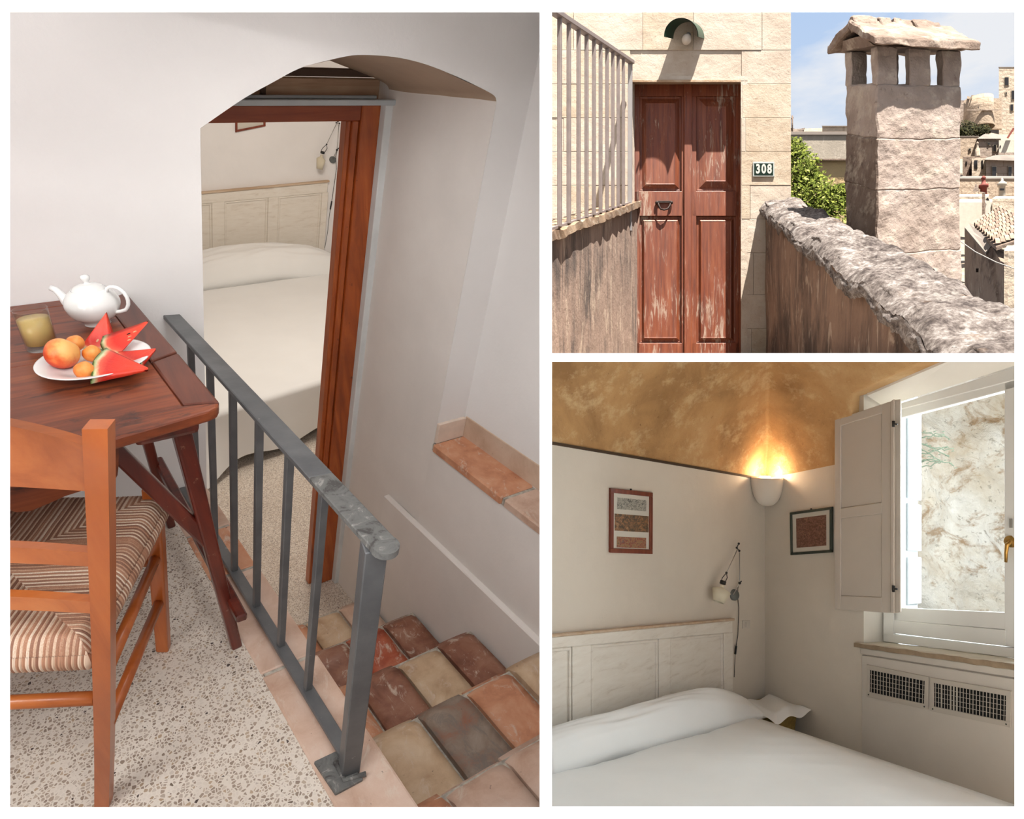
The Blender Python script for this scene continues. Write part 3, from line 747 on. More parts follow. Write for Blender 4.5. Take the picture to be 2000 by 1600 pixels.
# watermelon wedges: thin triangular slices with rind along the short side
def melonmat():
    n = N('watermelon_flesh'); at = n.node('ShaderNodeVertexColor'); at.layer_name = 'rind'
    v = n.math('ADD', at.outputs[0], n.math('MULTIPLY', n.math('SUBTRACT', n.noise(60, 4, .6), 0.5), 0.22))
    c = n.ramp(v, [(0.0, (232, 72, 48)), (0.5, (214, 46, 36)), (0.72, (228, 96, 72)), (0.80, (236, 178, 138)), (0.88, (216, 222, 178)), (0.955, (176, 196, 130)), (0.985, (70, 104, 52))])
    n.set(c, 0.3, Subsurface_Weight=0.15, Subsurface_Scale=.01); n.bump(n.noise(220, 4, .7), 0.35, 0.002); return n.m
M_melon = melonmat(); M_seed = plain('melon_seed', (24, 14, 10), 0.3); M_seedw = plain('pale_seed', (226, 180, 140), 0.4)
def wedge(label, tip, ra, rb, depthvec, th, seeds):
    """tip and the two rind corners as points; thickness along depthvec"""
    mb = MB(); lay = mb.bm.loops.layers.color.new('rind'); n = 12; m = 10
    dv = depthvec.normalized() * th
    out = (((ra + rb) / 2 - tip)).normalized() * ((ra - rb).length * .16)
    def P(u, v, s):   # u from tip to rind, v across
        r = ra.lerp(rb, v) + out * math.sin(math.pi * v)
        wob = noise.noise(V((u * 4, v * 4, s * 3))) * .0012
        k = .35 + .65 * u
        return tip.lerp(r, u) + dv * (s - .5) * k + dv.normalized() * wob
    def face(ps, us):
        try: f = mb.bm.faces.new([mb.bm.verts.new(p) for p in ps])
        except Exception: return
        f.smooth = True
        for l, u in zip(f.loops, us): l[lay] = (u, u, u, 1)
    for s in (0, 1):
        for a in range(m):
            for b in range(n):
                q = [((a + x) / m, (b + y) / n) for x, y in ((0, 0), (1, 0), (1, 1), (0, 1))]
                face([P(u, v, s) for u, v in q], [u for u, v in q])
    for v in (0, 1):
        for a in range(m): face([P(a / m, v, 0), P((a + 1) / m, v, 0), P((a + 1) / m, v, 1), P(a / m, v, 1)], [a / m, (a + 1) / m, (a + 1) / m, a / m])
    for b in range(n): face([P(1, b / n, 0), P(1, (b + 1) / n, 0), P(1, (b + 1) / n, 1), P(1, b / n, 1)], [1.0] * 4)
    bmesh.ops.remove_doubles(mb.bm, verts=mb.bm.verts, dist=1e-4)
    t = thing('watermelon_slice', label, 'fruit', (tip + ra + rb) / 3, 'watermelon slices on the plate')
    part('flesh', mb, M_melon, t)
    side = 0 if dv.dot(CAM - tip) < 0 else 1
    for u, v, dark in seeds:
        c = P(u, v, side) ; a = (ra - tip).normalized(); b_ = dv.normalized(); c_ = a.cross(b_)
        part('seed', MB().ball(c, 1.0, (a * .0042, b_ * .0014, c_ * .0026), 6), M_seed if dark else M_seedw, t)
    return t
wedge('upright red watermelon slice standing at the back of the plate', onplate(207, 611, .085), onplate(160, 676, .020), onplate(222, 672, .020), back_img + Z3 * .2, .022, ((.7, .5, False),))
wedge('watermelon slice leaning right with its tip up, dark seed near the middle', onplate(289, 629, .072), onplate(198, 664, .042), onplate(232, 690, .018), back_img + Z3 * .7, .020, ((.42, .25, True), (.45, .6, False), (.3, .45, False), (.52, .8, False)))
wedge('watermelon slice lying low at the right rim of the plate', onplate(304, 683, .030), onplate(222, 694, .014), onplate(275, 716, .010), back_img * .5 + Z3, .014, ((.62, .55, True),))
wedge('largest watermelon slice at the front of the plate with pale rind to the left', onplate(289, 722, .030), onplate(206, 688, .040), onplate(178, 741, .014), back_img + Z3 * 1.2, .020, ((.5, .3, False), (.5, .62, False), (.35, .5, False)))

# ------------------------------------------------------------------ doorway and bedroom beyond
df = thing('door_frame', 'reddish wooden door frame inside the arched opening', 'door frame', L(1.39, 2.72, ZLOW))
mb = MB(); mb.box(L, 1.366, 1.449, 2.70, 2.80, ZLOW, 1.197, .004); part('jamb', mb, M_doorw, df)
mb = MB(); mb.box(L, 1.338, 1.364, 2.715, 2.79, ZLOW, 1.137, .003); part('door_edge', mb, M_doorw, df)
mb = MB(); mb.box(L, 1.318, 1.338, 2.73, 2.78, ZLOW, 1.137, .003); part('stop', mb, M_doorw, df)
mb = MB(); mb.box(L, .50, 1.366, 2.705, 2.79, 1.137, 1.197, .004); part('lintel', mb, M_doorx, df)
mb = MB(); mb.box(L, .50, 1.475, 2.64, 2.70, 1.199, 1.220, .003); tr = solo('curtain_track', mb, plain('grey_white_metal', (196, 204, 208), 0.4), 'pale grey metal track above the wooden lintel', 'track')
mb = MB(); mb.box(L, .50, 1.40, 2.66, 2.69, 1.222, 1.234, .002); part('upper_rail', mb, plain('grey_metal', (150, 156, 158), 0.4), tr)
bmn = thing('ceiling_beam', 'brown wooden beam above the doorway inside the arch', 'beam', L(1.0, 2.75, 1.25))
mb = MB(); mb.box(L, .50, 1.44, 2.72, 2.80, 1.20, 1.292, .004); part('timber', mb, M_beam, bmn)
mb = MB(); mb.box(L, .50, 1.44, 2.72, 2.84, 1.296, 1.325, .004); part('gap_strip', mb, M_beamd, bmn)  # dark strip standing in for the gap above the timber
mb = MB(); mb.box(L, .975, .99, 2.70, 2.72, 1.225, 1.28); part('hook', mb, M_beamd, bmn)
JB = 7.2
mb = MB(); mb.box(L, -1.5, 5.0, JB, JB + .1, ZLOW, 2.6); mb.clip(CL_L[0]); struct('wall_back', mb, M_white)
mb = MB(); mb.box(L, 1.475, 5.0, 2.705, 2.80, ZLOW, 2.6); mb.clip(CL_L[0]); struct('wall_front', mb, M_white)
mb = MB(); mb.box(L, -1.6, -1.5, 2.7, JB, ZLOW, 2.6); struct('wall_left', mb, M_white)
mb = MB(); mb.box(L, -3.0, .556, JW + .002, JD, ZLOW, 2.6); struct('wall_pier', mb, M_white)
mb = MB(); mb.box(L, -1.6, 5.0, 2.0, JB + .1, 2.1, 2.7); mb.clip(CL_L[0]); struct('ceiling', mb, M_tufa)
# stair room shell out of view
mb = MB(); mb.box(L, -3.1, 2.4, -2.2, JW + .1, 2.3, 2.5); mb.clip(CL_L[0]); struct('ceiling', mb, M_white)
mb = MB(); mb.box(L, -3.1, -3.0, -.6, JD, ZLOW, 2.4); struct('wall_left', mb, M_white)

# bed in the far room
def bed_left():
    t = thing('bed', 'low double bed with a white cover seen through the doorway', 'bed', L(2.2, 5.6, ZLOW))
    zt = lambda j: -.87 + .13 * (j - 4.4) / 2.4
    c0 = (1.12, 4.20); c1 = (3.45, 4.62)
    mb = MB()
    def fn(u, v):           # u across foot edge, v from hem up the foot side then over the top to the head
        i = c0[0] + (c1[0] - c0[0]) * u; jf = c0[1] + (c1[1] - c0[1]) * u
        if v < .3:
            w = v / .3; sw = math.exp(-(u / .10) ** 2)
            hem = ZLOW + .09 - .07 * sw + .03 * math.sin(u * 16) * (1 - sw)
            z = hem + (zt(jf) - .05 - hem) * w; j = jf - .055 + .03 * math.sin(u * 19) * (1 - w) - .20 * sw * (1 - w) ** 1.5
            i += -.05 * sw * (1 - w)
        elif v < .4:
            a = (v - .3) / .1 * math.pi / 2; z = zt(jf) - .05 + .05 * math.sin(a); j = jf - .055 + .055 * (1 - math.cos(a))
        else:
            w = (v - .4) / .6; j = jf + (JB - .1 - jf) * w; z = zt(j) + .012 * noise.noise(V((i * 2.5, j * 1.2, 4))) - .015 * math.sin(w * math.pi)
        return L(i, j, z)
    mb.sheet(fn, 90, 70); mb.clip(CL_L[0]); part('bed_cover', mb, M_linen, t)
    mb = MB(); n = 30
    def side(u, v):
        j = c0[1] - .03 + (JB - .2 - c0[1]) * u; hem = ZLOW + .10
        return L(c0[0] - .03 - .02 * math.sin(u * 60) * (1 - v) + .03 * v, j, hem + (zt(j) - hem) * v)
    mb.sheet(side, 60, 8); part('side_drape', mb, M_linen, t)
    mb = MB(); mb.box(L, 1.3, 3.4, 4.9, 7.1, ZLOW + .12, ZLOW + .45); mb.clip(CL_L[0]); part('bed_base', mb, plain('bed_base', (90, 80, 74), 0.8), t)
    for i in (2.33, 1.45):
        mb = MB(); mb.tube([L(i, 4.95, ZLOW), L(i, 4.95, ZLOW + .13)], .025, 10); part('leg', mb, M_beamd, t)
    return t
bed_left()
def pillow(name, label, f, i0, i1, j0, j1, z0, h, mat, sag=None, seed=0, clip=None):
    mb = MB(); n = 40
    def fn(sgn):
        def g(u, v):
            a, b = u * 2 - 1, v * 2 - 1
            env = (max(0, 1 - abs(a) ** 3.2) * max(0, 1 - abs(b) ** 2.6)) ** .55
            zz = z0 + (h * env if sgn > 0 else h * .02 * env) + (sag(u, v) if sag else 0)
            zz += (.10 * h * noise.noise(V((a * 2.2 + seed, b * 2.2, seed))) + .05 * h * (1 - abs(noise.noise(V((a * 2 + b * 1.5, b * 5 - a * 2, seed + 3)))) * 2)) * env
            pin = 1 - .05 * (abs(a) ** 2) * (1 - abs(b)) - .0
            return f(i0 + (i1 - i0) * (.5 + a / 2), j0 + (j1 - j0) * (.5 + b * pin / 2), zz)
        return g
    mb.sheet(fn(1), n, n); mb.sheet(fn(-1), n, n)
    bmesh.ops.remove_doubles(mb.bm, verts=mb.bm.verts, dist=1e-4)
    if clip: mb.clip(*clip)
    return solo(name, mb, mat, label, 'pillow')
pillow('pillow', 'long white pillow seen through the doorway', L, 1.40, 3.42, 6.60, 7.12, -.80, .34, M_linen, seed=2, clip=[CL_L[0]],
       sag=lambda u, v: .055 * math.sin(min(1, u * 1.15) * math.pi) - .03)
# ------------------------------------------------------------------ headboard, wall lamp, picture: the same kinds in both bedrooms
def headboard(G, jw, s, top, stiles, ytop, zb, label, clip, th=.03):
    """s: direction along j into the room; top: two pixels of the cap; stiles: pixel pairs; ytop: pixels of the panels' top line"""
    h = lambda x, y: G.hit(x, y, j=jw + s * th)
    a, b = h(*top[0]), h(*top[1]); pa, pb = h(*ytop[0]), h(*ytop[1])
    lin = lambda p, q, i: p.z + (q.z - p.z) * (i - p.x) / (q.x - p.x)
    t = thing('headboard', label, 'headboard', G((a.x + b.x) / 2, jw, zb))
    J = lambda d: jw + s * d
    def bd(nm, i0, i1, z00, z01, z10, z11, d0, d1, mat=M_head, bev=.004):
        mb = MB(); mb.hexa([G(i0, J(d0), z00), G(i1, J(d0), z01), G(i1, J(d1), z01), G(i0, J(d1), z00)], [G(i0, J(d0), z10), G(i1, J(d0), z11), G(i1, J(d1), z11), G(i0, J(d1), z10)], bev)
        mb.clip(*clip); return part(nm, mb, mat, t)
    zt = lambda i: lin(a, b, i); zp = lambda i: lin(pa, pb, i)
    cap = (zt(b.x) - zp(b.x)) * .16
    bd('cap', a.x, b.x + .01, zt(a.x) - cap, zt(b.x) - cap, zt(a.x), zt(b.x), .0, th + .018, M_headcap)
    bd('top_rail', a.x, b.x, zp(a.x), zp(b.x), zt(a.x) - cap, zt(b.x) - cap, .0, th)
    prev = a.x
    for x0, x1 in stiles:
        i0, i1 = h(x0, ytop[0][1]).x, h(x1, ytop[0][1]).x
        if i0 > prev:
            zz = zb
            bd('panel', prev, i0, zz, zz, zp(prev), zp(i0), .0, th - .018)
            m = .022; bd('moulding', prev + .002, i0 - .002, zp(prev) - m, zp(i0) - m, zp(prev), zp(i0), .0, th - .006, bev=.006)
            bd('moulding', prev, prev + m, zz, zz, zp(prev), zp(prev), .0, th - .006, bev=.006)
            bd('moulding', i0 - m, i0, zz, zz, zp(i0), zp(i0), .0, th - .006, bev=.006)
        bd('stile', i0, i1, zb, zb, zp(i0), zp(i1), .0, th)
        prev = i1
    return t
M_alu = plain('brushed_aluminium', (168, 166, 160), 0.35, 0.85, var=.05)
M_blk = plain('black_plastic', (26, 24, 22), 0.5, var=.1)
M_parch = plain('parchment_shade', (214, 204, 180), 0.7, var=.05)
M_parch2 = plain('parchment_inside', (226, 196, 140), 0.7, var=.05)
def wall_lamp(G, jw, s, k, label, piv, armA, base, rb, armB, clampp, neck, sh0, sh1, r0, r1, cord, switch, tail):
    """pixel points; k: metres per pixel there"""
    P = lambda p, out: G.at(p[0], p[1], j=jw + s * out)
    t = thing('wall_lamp', label, 'lamp', P(base, 0)); nrm = (G(0, s, 0) - G(0, 0, 0)).normalized()
    mb = MB(); mb.lathe(P(base, 0), nrm, [(0, 0), (rb * k, 0), (rb * k, .018), (rb * k * .8, .024), (0, .024)], 24); part('wall_mount', mb, plain('grey_mount', (96, 100, 98), 0.5), t)
    mb = MB(); mb.tube([P(base, .024), P(armA[1], .04), P(armA[0], .045)], .9 * k, 8); part('lower_arm', mb, M_alu, t)
    mb = MB(); mb.tube([P(armB[0], .06), P(armB[1], .10)], .8 * k, 8); part('upper_arm', mb, M_alu, t)
    mb = MB()
    for p in piv: mb.ball(P(p, .05), 2.2 * k, n=8)
    mb.tube([P(p, .05) for p in piv], 1.0 * k, 6); part('joint', mb, M_blk, t)
    mb = MB(); mb.ball(P(armA[1], .04), 2.8 * k, n=8); mb.tube([P(armA[1], .04), P((armA[1][0] + 4, armA[1][1] - 4), .05)], 1.2 * k, 6); part('joint', mb, M_blk, t)
    mb = MB(); c0 = P(armB[1], .10); c1 = P(clampp, .10); side = (P((clampp[0] + 5, clampp[1]), .10) - c1)
    mb.tube([c0, (c0 + c1) / 2 + side, c1 + side * .8], .8 * k, 6); mb.tube([c0, (c0 + c1) / 2 - side * .9, c1 - side * .8], .8 * k, 6); mb.ball(c0, 2.2 * k, n=8)
    part('fork', mb, M_blk, t)
    ax = (P(sh1, .10) - P(sh0, .10)).normalized()
    mb = MB(); mb.lathe(c1, ax, [(0, -3 * k), (5.5 * k, -3 * k), (5.5 * k, 3 * k), (0, 3 * k)], 16); part('collar', mb, M_blk, t)
    mb = MB(); Ls = (P(sh1, .10) - P(sh0, .10)).length
    mb.lathe(P(neck, .10), ax, [(3.5 * k, 0), (3.5 * k, (P(sh0, .10) - P(neck, .10)).length)], 16); part('socket', mb, M_parch, t)
    mb = MB(); mb.lathe(P(sh0, .10), ax, [(3.5 * k, 0), (r0 * k, Ls * .22), (r1 * k, Ls), (r1 * k * .96, Ls), (r0 * k * .95, Ls * .24), (3.3 * k, Ls * .02)], 28); part('lamp_shade', mb, M_parch, t)
    mb = MB(); pts = [P(p, .012) for p in cord]; mb.tube(pts, .75 * k, 6); part('cord', mb, M_blk, t, 'black hanging cord')
    mb = MB(); mb.tube([P(switch[0], .016), P(switch[1], .016)], [2.0 * k, 2.0 * k], 8); part('switch', mb, M_blk, t)
    mb = MB(); mb.tube([P(p, .012) for p in tail], .6 * k, 6); part('cord', mb, M_blk, t)
    return t
def framed(G, plane, s, quad, fw, fcol, label, sheets, th=.018, name='framed_picture'):
    """quad: four pixels (tl, tr, br, bl) on the wall plane; fw: frame width as a fraction"""
    ax, val = plane; c = [G.at(x, y, **{ax: val}) for x, y in quad]
    nrm = (c[1] - c[0]).cross(c[3] - c[0]).normalized()
    if nrm.dot(CAM - c[0]) < 0: nrm = -nrm
    def q(u, v, d=0): return c[0].lerp(c[1], u).lerp(c[3].lerp(c[2], u), v) + nrm * d
    t = thing(name, label, 'picture', q(.5, .5)); fu = fw; w = (c[1] - c[0]).length; h = (c[3] - c[0]).length; fv = fw * w / h
    fm = wood('frame_' + name + str(len(bpy.data.materials)), *fcol, axis=2, rough=.4)
    def rect(u0, v0, u1, v1, d0, d1, mat, nm, bev=0.0, label=None):
        mb = MB(); mb.hexa([q(u0, v0, d0), q(u1, v0, d0), q(u1, v1, d0), q(u0, v1, d0)], [q(u0, v0, d1), q(u1, v0, d1), q(u1, v1, d1), q(u0, v1, d1)], bev)
        return part(nm, mb, mat, t, label)
    rect(0, 0, 1, fv, 0, th, fm, 'frame_side', .002); rect(0, 1 - fv, 1, 1, 0, th, fm, 'frame_side', .002)
    rect(0, fv, fu, 1 - fv, 0, th, fm, 'frame_side', .002); rect(1 - fu, fv, 1, 1 - fv, 0, th, fm, 'frame_side', .002)
    rect(fu, fv, 1 - fu, 1 - fv, .001, th * .45, plain('mount_board', (206, 200, 188), 0.6, var=.02), 'mount_board')
    for u0, v0, u1, v1, mat in sheets: rect(u0, v0, u1, v1, th * .45, th * .45 + .001, mat, 'print')
    mb = MB(); mb.ball(q(.5, -.012, .004), .006, n=6); part('nail', mb, M_blk, t)
    return t
headboard(L, JB, -1, ((380, 376), (641, 352)), ((414, 439), (524, 544), (628, 640)), ((388, 399), (640, 376)), -1.1, 'limed wood panelled headboard seen through the doorway', [CL_L[0]])
wall_lamp(L, JB, -1, .0039, 'small swing-arm wall lamp seen through the doorway', ((660, 237), (657, 240), (663, 241)), ((662, 243), (658, 293)), (649, 312), 9,
          ((658, 240), (638, 282)), (630, 298), (628, 303), (628, 306), (624, 330), 12, 8,
          [(658, 294), (656, 306), (657, 330), (655, 345), (652, 365), (648, 392)], ((648, 393), (645, 409)), [(645, 409), (642, 430), (640, 452), (637, 470), (634, 484)])
framed(L, ('j', JB - .002), -1, ((459, 190), (518, 188), (518, 246), (459, 258)), .07, ((96, 40, 24), (128, 58, 36), (150, 78, 52)), 'red-brown picture frame cut off by the lintel, above the far headboard', [])
# ================================================================== the stone door and terrace
SET = 'C'
ALB = 0.43
def limestone(name, a, b, c, pits=.62, bump=.5, spots=None, lay=3.2):
    n = N(name)
    x = n.ramp(n.noise(3.0, 7, .6, dist=.2), [(.3, a), (.52, b), (.72, c)])
    x = n.mix(n.ramp(n.noise(22, 5, .7), [(pits, 0.0), (pits + .08, .5)]), x, spots or (150, 118, 84))
    x = n.mix(n.ramp(n.noise(7, 6, .7, n.mapped((1, 1, lay), loc=(5, 1, 3))), [(.52, 0.0), (.66, .55)]), x, (238, 226, 206))
    n.set(x, .95); n.bump(n.noise(9, 6, .6), bump, .02); n.bump(n.noise(70, 5, .7), .6, .004); return n.m
M_lime = limestone('limestone', (212, 192, 172), (230, 214, 196), (240, 230, 216))
M_limeb = limestone('limestone_warm', (208, 186, 160), (224, 206, 182), (236, 222, 202), .58)
ZF = 5.7
Dv = W(cdir(1511, 302))
fac = MB(); 
def fbox(mb, x0, y0, x1, y1, z=ZF, vec=None, d=.3, bev=0.0):
    p = [O(x0, y1, z), O(x1, y1, z), O(x1, y0, z), O(x0, y0, z)]; mb.prism(p, vec if vec is not None else Dv * d, bev); return mb
def cO(mb): mb.clip(*CL_O); return mb
mb = MB(); fbox(mb, 1040, -60, 1232, 720, ZF + .008); fbox(mb, 1232, -60, 1447, 157, ZF + .008); fbox(mb, 1447, -60, 1543, 720, ZF + .008)
wall_f = struct('wall_facade', cO(mb), M_lime)
rr = random.Random(11)
y = -50; row = 0
while y < 705:
    h = rr.choice((66, 74, 82)); x = 1040 - rr.randint(0, 70)
    while x < 1544:
        w = rr.randint(96, 150); x1 = min(x + w, 1545)
        if 1545 - x1 < 40: x1 = 1545
        for a, b in (((x, min(x1, 1231)), (max(x, 1448), x1)) if y + h > 157 else ((x, x1),)):
            if b - a < 8: continue
            y1 = min(y + h, 156) if (y < 156 and y + h > 156 and a < 1447 and b > 1232) else y + h
            mb = MB(); g = .28; dz = rr.uniform(-.004, .003); fbox(mb, a + g, y + g, b - g, y1 - g, ZF + dz, d=.02, bev=.003)
            cO(mb)
            if len(mb.bm.faces) > 3: part('stone_block', mb, M_lime if rr.random() < .6 else M_limeb, wall_f)
        x = x1
    y += h; row += 1
mb = MB(); fbox(mb, 1230, 155.5, 1447, 160.5, ZF - .02, d=.25, bev=.003); struct('trim_3', mb, limestone('lintel_stone', (184, 150, 118), (200, 166, 132), (216, 186, 156)))
# recess sides of the doorway
rv = Dv * .2
mb = MB(); mb.prism([O(1222, 720, ZF), O(1232, 720, ZF), O(1232, 157, ZF), O(1222, 157, ZF)], rv * 1.4); cO(mb); struct('wall_left', mb, M_lime)
mb = MB(); mb.prism([O(1447, 720, ZF), O(1460, 720, ZF), O(1460, 157, ZF), O(1447, 157, ZF)], rv * 1.4); cO(mb); struct('wall_right', mb, M_lime)
mb = MB(); mb.prism([O(1222, 160, ZF), O(1460, 160, ZF), O(1460, 148, ZF), O(1222, 148, ZF)], rv * 1.4); cO(mb); struct('trim_4', mb, M_lime)
# double door
def doorpaint():
    n = N('weathered_red_door_paint')
    g = n.noise(1.0, 6, .65, n.mapped((34, 34, 2.2)), .5)
    c = n.ramp(g, [(.25, (98, 42, 20)), (.5, (144, 70, 36)), (.75, (172, 96, 56))])
    w = n.noise(1.0, 7, .72, n.mapped((30, 30, 4.0), loc=(3, 7, 1)), 1.0)
    sep = n.node('ShaderNodeSeparateXYZ'); n.link(n.src, sep.inputs[0])
    big = n.noise(2.6, 3, .5, n.mapped((1, 1, .6), loc=(1, 2, 5)))
    low = n.ramp(sep.outputs[2], [(.38, 1.0), (.52, 0.0)])
    f = n.math('ADD', w, n.math('MULTIPLY', n.math('SUBTRACT', big, .5), .7))
    c = n.mix(n.ramp(f, [(.60, 0.0), (.70, .85)]), c, (206, 182, 162))
    c = n.mix(n.ramp(n.noise(4, 4), [(.5, 0.0), (.75, .35)]), c, (150, 64, 30))
    n.set(c, n.ramp(f, [(.5, .5), (.7, .85)])); n.bump(g, .35, .004); n.bump(w, .2, .003); return n.m
M_door = doorpaint()
ZD = ZF + rv.dot(W(V((0, 0, 1)))) 
door = thing('door_1', None, None, O(1340, 694, ZD)); door['kind'] = 'structure'; 
def dbox(mb, x0, y0, x1, y1, z0, z1, bev=.003):
    mb.hexa([O(x0, y1, z1), O(x1, y1, z1), O(x1, y0, z1), O(x0, y0, z1)], [O(x0, y1, z0), O(x1, y1, z0), O(x1, y0, z0), O(x0, y0, z0)], bev); return mb
def fielded(x0, y0, x1, y1, ins=7, d=.028):
    mb = MB(); z = ZD; a = [(x0, y0), (x1, y0), (x1, y1), (x0, y1)]; b = [(x0 + 3, y0 + 3), (x1 - 3, y0 + 3), (x1 - 3, y1 - 3), (x0 + 3, y1 - 3)]
    c = [(x0 + ins + 3, y0 + ins + 3), (x1 - ins - 3, y0 + ins + 3), (x1 - ins - 3, y1 - ins - 3), (x0 + ins + 3, y1 - ins - 3)]
    rings = [(a, z + .012), (b, z + .016), (c, z - .012), ([(x + (1.5 if x < (x0 + x1) / 2 else -1.5), y + (1.5 if y < (y0 + y1) / 2 else -1.5)) for x, y in c], z - .010)]
    vs = [[mb.bm.verts.new(O(x, y, zz)) for x, y in r] for r, zz in rings]
    for q in range(len(vs) - 1):
        for k in range(4): mb.bm.faces.new((vs[q][k], vs[q][(k + 1) % 4], vs[q + 1][(k + 1) % 4], vs[q + 1][k]))
    mb.bm.faces.new(vs[-1]); return mb
for nm, x0, x1 in (('left', 1240, 1337), ('right', 1351, 1443)):
    lf = MB(); dbox(lf, x0, 160, x1, 700, ZD + .014, ZD + .04, 0)
    leaf = part('leaf', cO(lf), M_door, door)
    for yy0, yy1 in ((160, 188), (374, 422), (670, 700)): part('rail', cO(dbox(MB(), x0, yy0, x1, yy1, ZD - .012, ZD + .014)), M_door, leaf)
    for xx0, xx1 in ((x0, x0 + 9), (x1 - 6, x1)): part('stile', cO(dbox(MB(), xx0, 188, xx1, 694, ZD - .012, ZD + .014)), M_door, leaf)
    part('panel', fielded(x0 + 10, 190, x1 - 7, 372, 9 if nm == 'left' else 15), M_door, leaf); part('panel', fielded(x0 + 10, 424, x1 - 7, 668, 5), M_door, leaf)
part('cover_strip', cO(dbox(MB(), 1336, 161, 1352, 700, ZD - .03, ZD + .02, .006)), M_door, door)
part('frame_side', cO(dbox(MB(), 1234, 160, 1240, 700, ZD - .02, ZD + .05)), M_door, door); part('frame_side', cO(dbox(MB(), 1443, 160, 1449, 700, ZD - .02, ZD + .05)), M_door, door)
part('frame_head', cO(dbox(MB(), 1234, 157, 1449, 163, ZD - .02, ZD + .05)), M_door, door)
M_rust = plain('rusty_iron', (58, 40, 34), .7, .5, var=.3, sc=40, bump=.4)
hx = thing('door_handle', 'dark rusty bail handle on the left leaf of the red-brown door', 'handle', O(1297, 400, ZD - .02))
mb = MB(); dbox(mb, 1282, 392, 1312, 396.5, ZD - .028, ZD - .012, .002); part('bar', mb, M_rust, hx)
mb = MB(); mb.tube([O(x, y, ZD - z) for x, y, z in ((1285, 396, .03), (1287, 402, .045), (1290, 408, .055), (1297, 410, .06), (1304, 408, .055), (1308, 402, .045), (1310, 396, .03))], .008, 8); part('bail', mb, M_rust, hx)
for x in (1283, 1311): mb = MB(); mb.ball(O(x, 396, ZD - .03), .016, n=8); part('boss', mb, M_rust, hx)
# lamp under half-round hood
hood = thing('lamp_hood', 'half-round green hood over a bulb above the door', 'lamp hood', O(1345, 72, ZF))
mb = MB(); n = 26
for th_, flip in ((0, False), (1.6, True)):
    def hf(u, v):
        a = math.radians(-3 + 186 * u); r = 31 + 2.5 * (1 - v) - th_; cx, cy, z = (1345 * v + 1330.5 * (1 - v)), (74 * v + 70 * (1 - v)), (ZF * v + (ZF - .19) * (1 - v))
        return O(cx + r * math.cos(a), cy - r * math.sin(a) * 1.05, z)
    mb.sheet(hf, n, 6, True, flip)
    if not flip: h0 = hf
for u in range(n):
    pass
part('hood', mb, (lambda m: m)(plain('green_glazed_tile', (20, 72, 50), .4, var=.25, sc=8)), hood)
mb = MB(); mb.tube([O(1345, 70, ZF), O(1344, 68, ZF - .06)], .022, 10); part('socket', mb, M_blk, hood)
mb = MB(); mb.ball(O(1341, 76, ZF - .09), .042, (Ov(1, 0, 0), Ov(0, 1, 0), Ov(0, 0, 1)), 14, lambda d: 1 + .25 * max(0, -d.y) ** 2); part('bulb', mb, plain('opal_bulb', (226, 214, 200), .25, var=0), hood, 'white opal bulb')
# house number
num = thing('house_number', 'small dark green enamel plate with the number 308 in white', 'sign', O(1491, 331, ZF - .01))
part('plate', dbox(MB(), 1470.5, 316.5, 1512.5, 345, ZF - .018, ZF - .002, .002), plain('white_enamel', (206, 214, 210), .35), num)
part('field', dbox(MB(), 1473, 319, 1510, 342.5, ZF - .0195, ZF - .017, .001), plain('green_enamel', (24, 52, 42), .3), num)
def text_mesh(s, size, extrude, offset, M, sx=1.0):
    cu = bpy.data.curves.new('t', 'FONT'); cu.body = s; cu.size = size; cu.extrude = extrude; cu.offset = offset; cu.align_x = 'CENTER'; cu.align_y = 'CENTER'; cu.resolution_u = 4
    o = bpy.data.objects.new('t', cu); COL.objects.link(o); dg = bpy.context.evaluated_depsgraph_get(); me = bpy.data.meshes.new_from_object(o.evaluated_get(dg))
    bpy.data.objects.remove(o); mb = MB(); mb.bm.from_mesh(me); mb.bm.transform(M @ Matrix.Diagonal((sx, 1, 1, 1))); bpy.data.meshes.remove(me); return mb
Rt = Matrix((Ov(1, 0, 0), Ov(0, 1, 0), Ov(0, 0, -1))).transposed().to_4x4()
c = O(1491.5, 330.5, ZF - .0205)
for q, chx in enumerate('308'):
    mb = text_mesh(chx, .112, .001, .0042, Matrix.Translation(O(1480.5 + q * 11.2, 330.7, ZF - .0205)) @ Rt, .72)
    part('digit', mb, plain('white_digit', (236, 236, 228), .4, var=0), num)

# terrace railing on the left with its low wall
R0 = O(1234.5, 122, 5.6); B0 = O(1229, 396, 5.6)
def on_line(P, px):       # distance back along Dv from P so that the point is seen at px
    c0 = P - CAM; X, Zz = c0.dot(Ov(1, 0, 0)), c0.dot(Ov(0, 0, 1)); dx, dz = Dv.dot(Ov(1, 0, 0)), Dv.dot(Ov(0, 0, 1)); k = (px - CX) / FOC
    return (X - k * Zz) / (dx - k * dz)
rl = thing('terrace_railing', 'grey-brown metal bar railing in front of the stone facade', 'railing', B0)
M_bar = plain('weathered_grey_paint', (150, 136, 132), .55, var=.12, sc=20)
UP = Ov(0, 1, 0); s_end = on_line(R0, 1040)
mb = MB(); mb.beam(R0, R0 - Dv * s_end, .045, .03, UP, .003); part('handrail', cO(mb), M_bar, rl)
mb = MB(); mb.beam(B0, B0 - Dv * s_end, .035, .018, UP, .002); part('bottom_rail', cO(mb), M_bar, rl)
hgt = (R0 - B0).dot(UP)
for px in (1093, 1111, 1130, 1145.5, 1160, 1173, 1185.5, 1197, 1207.5, 1217.5, 1076):
    s = on_line(R0, px); mb = MB(); p = R0 - Dv * s; q = p - UP * hgt; mb.beam(q, p, .024, .024, Dv, .003); 
    if px > 1080: part('bar', mb, M_bar, rl)
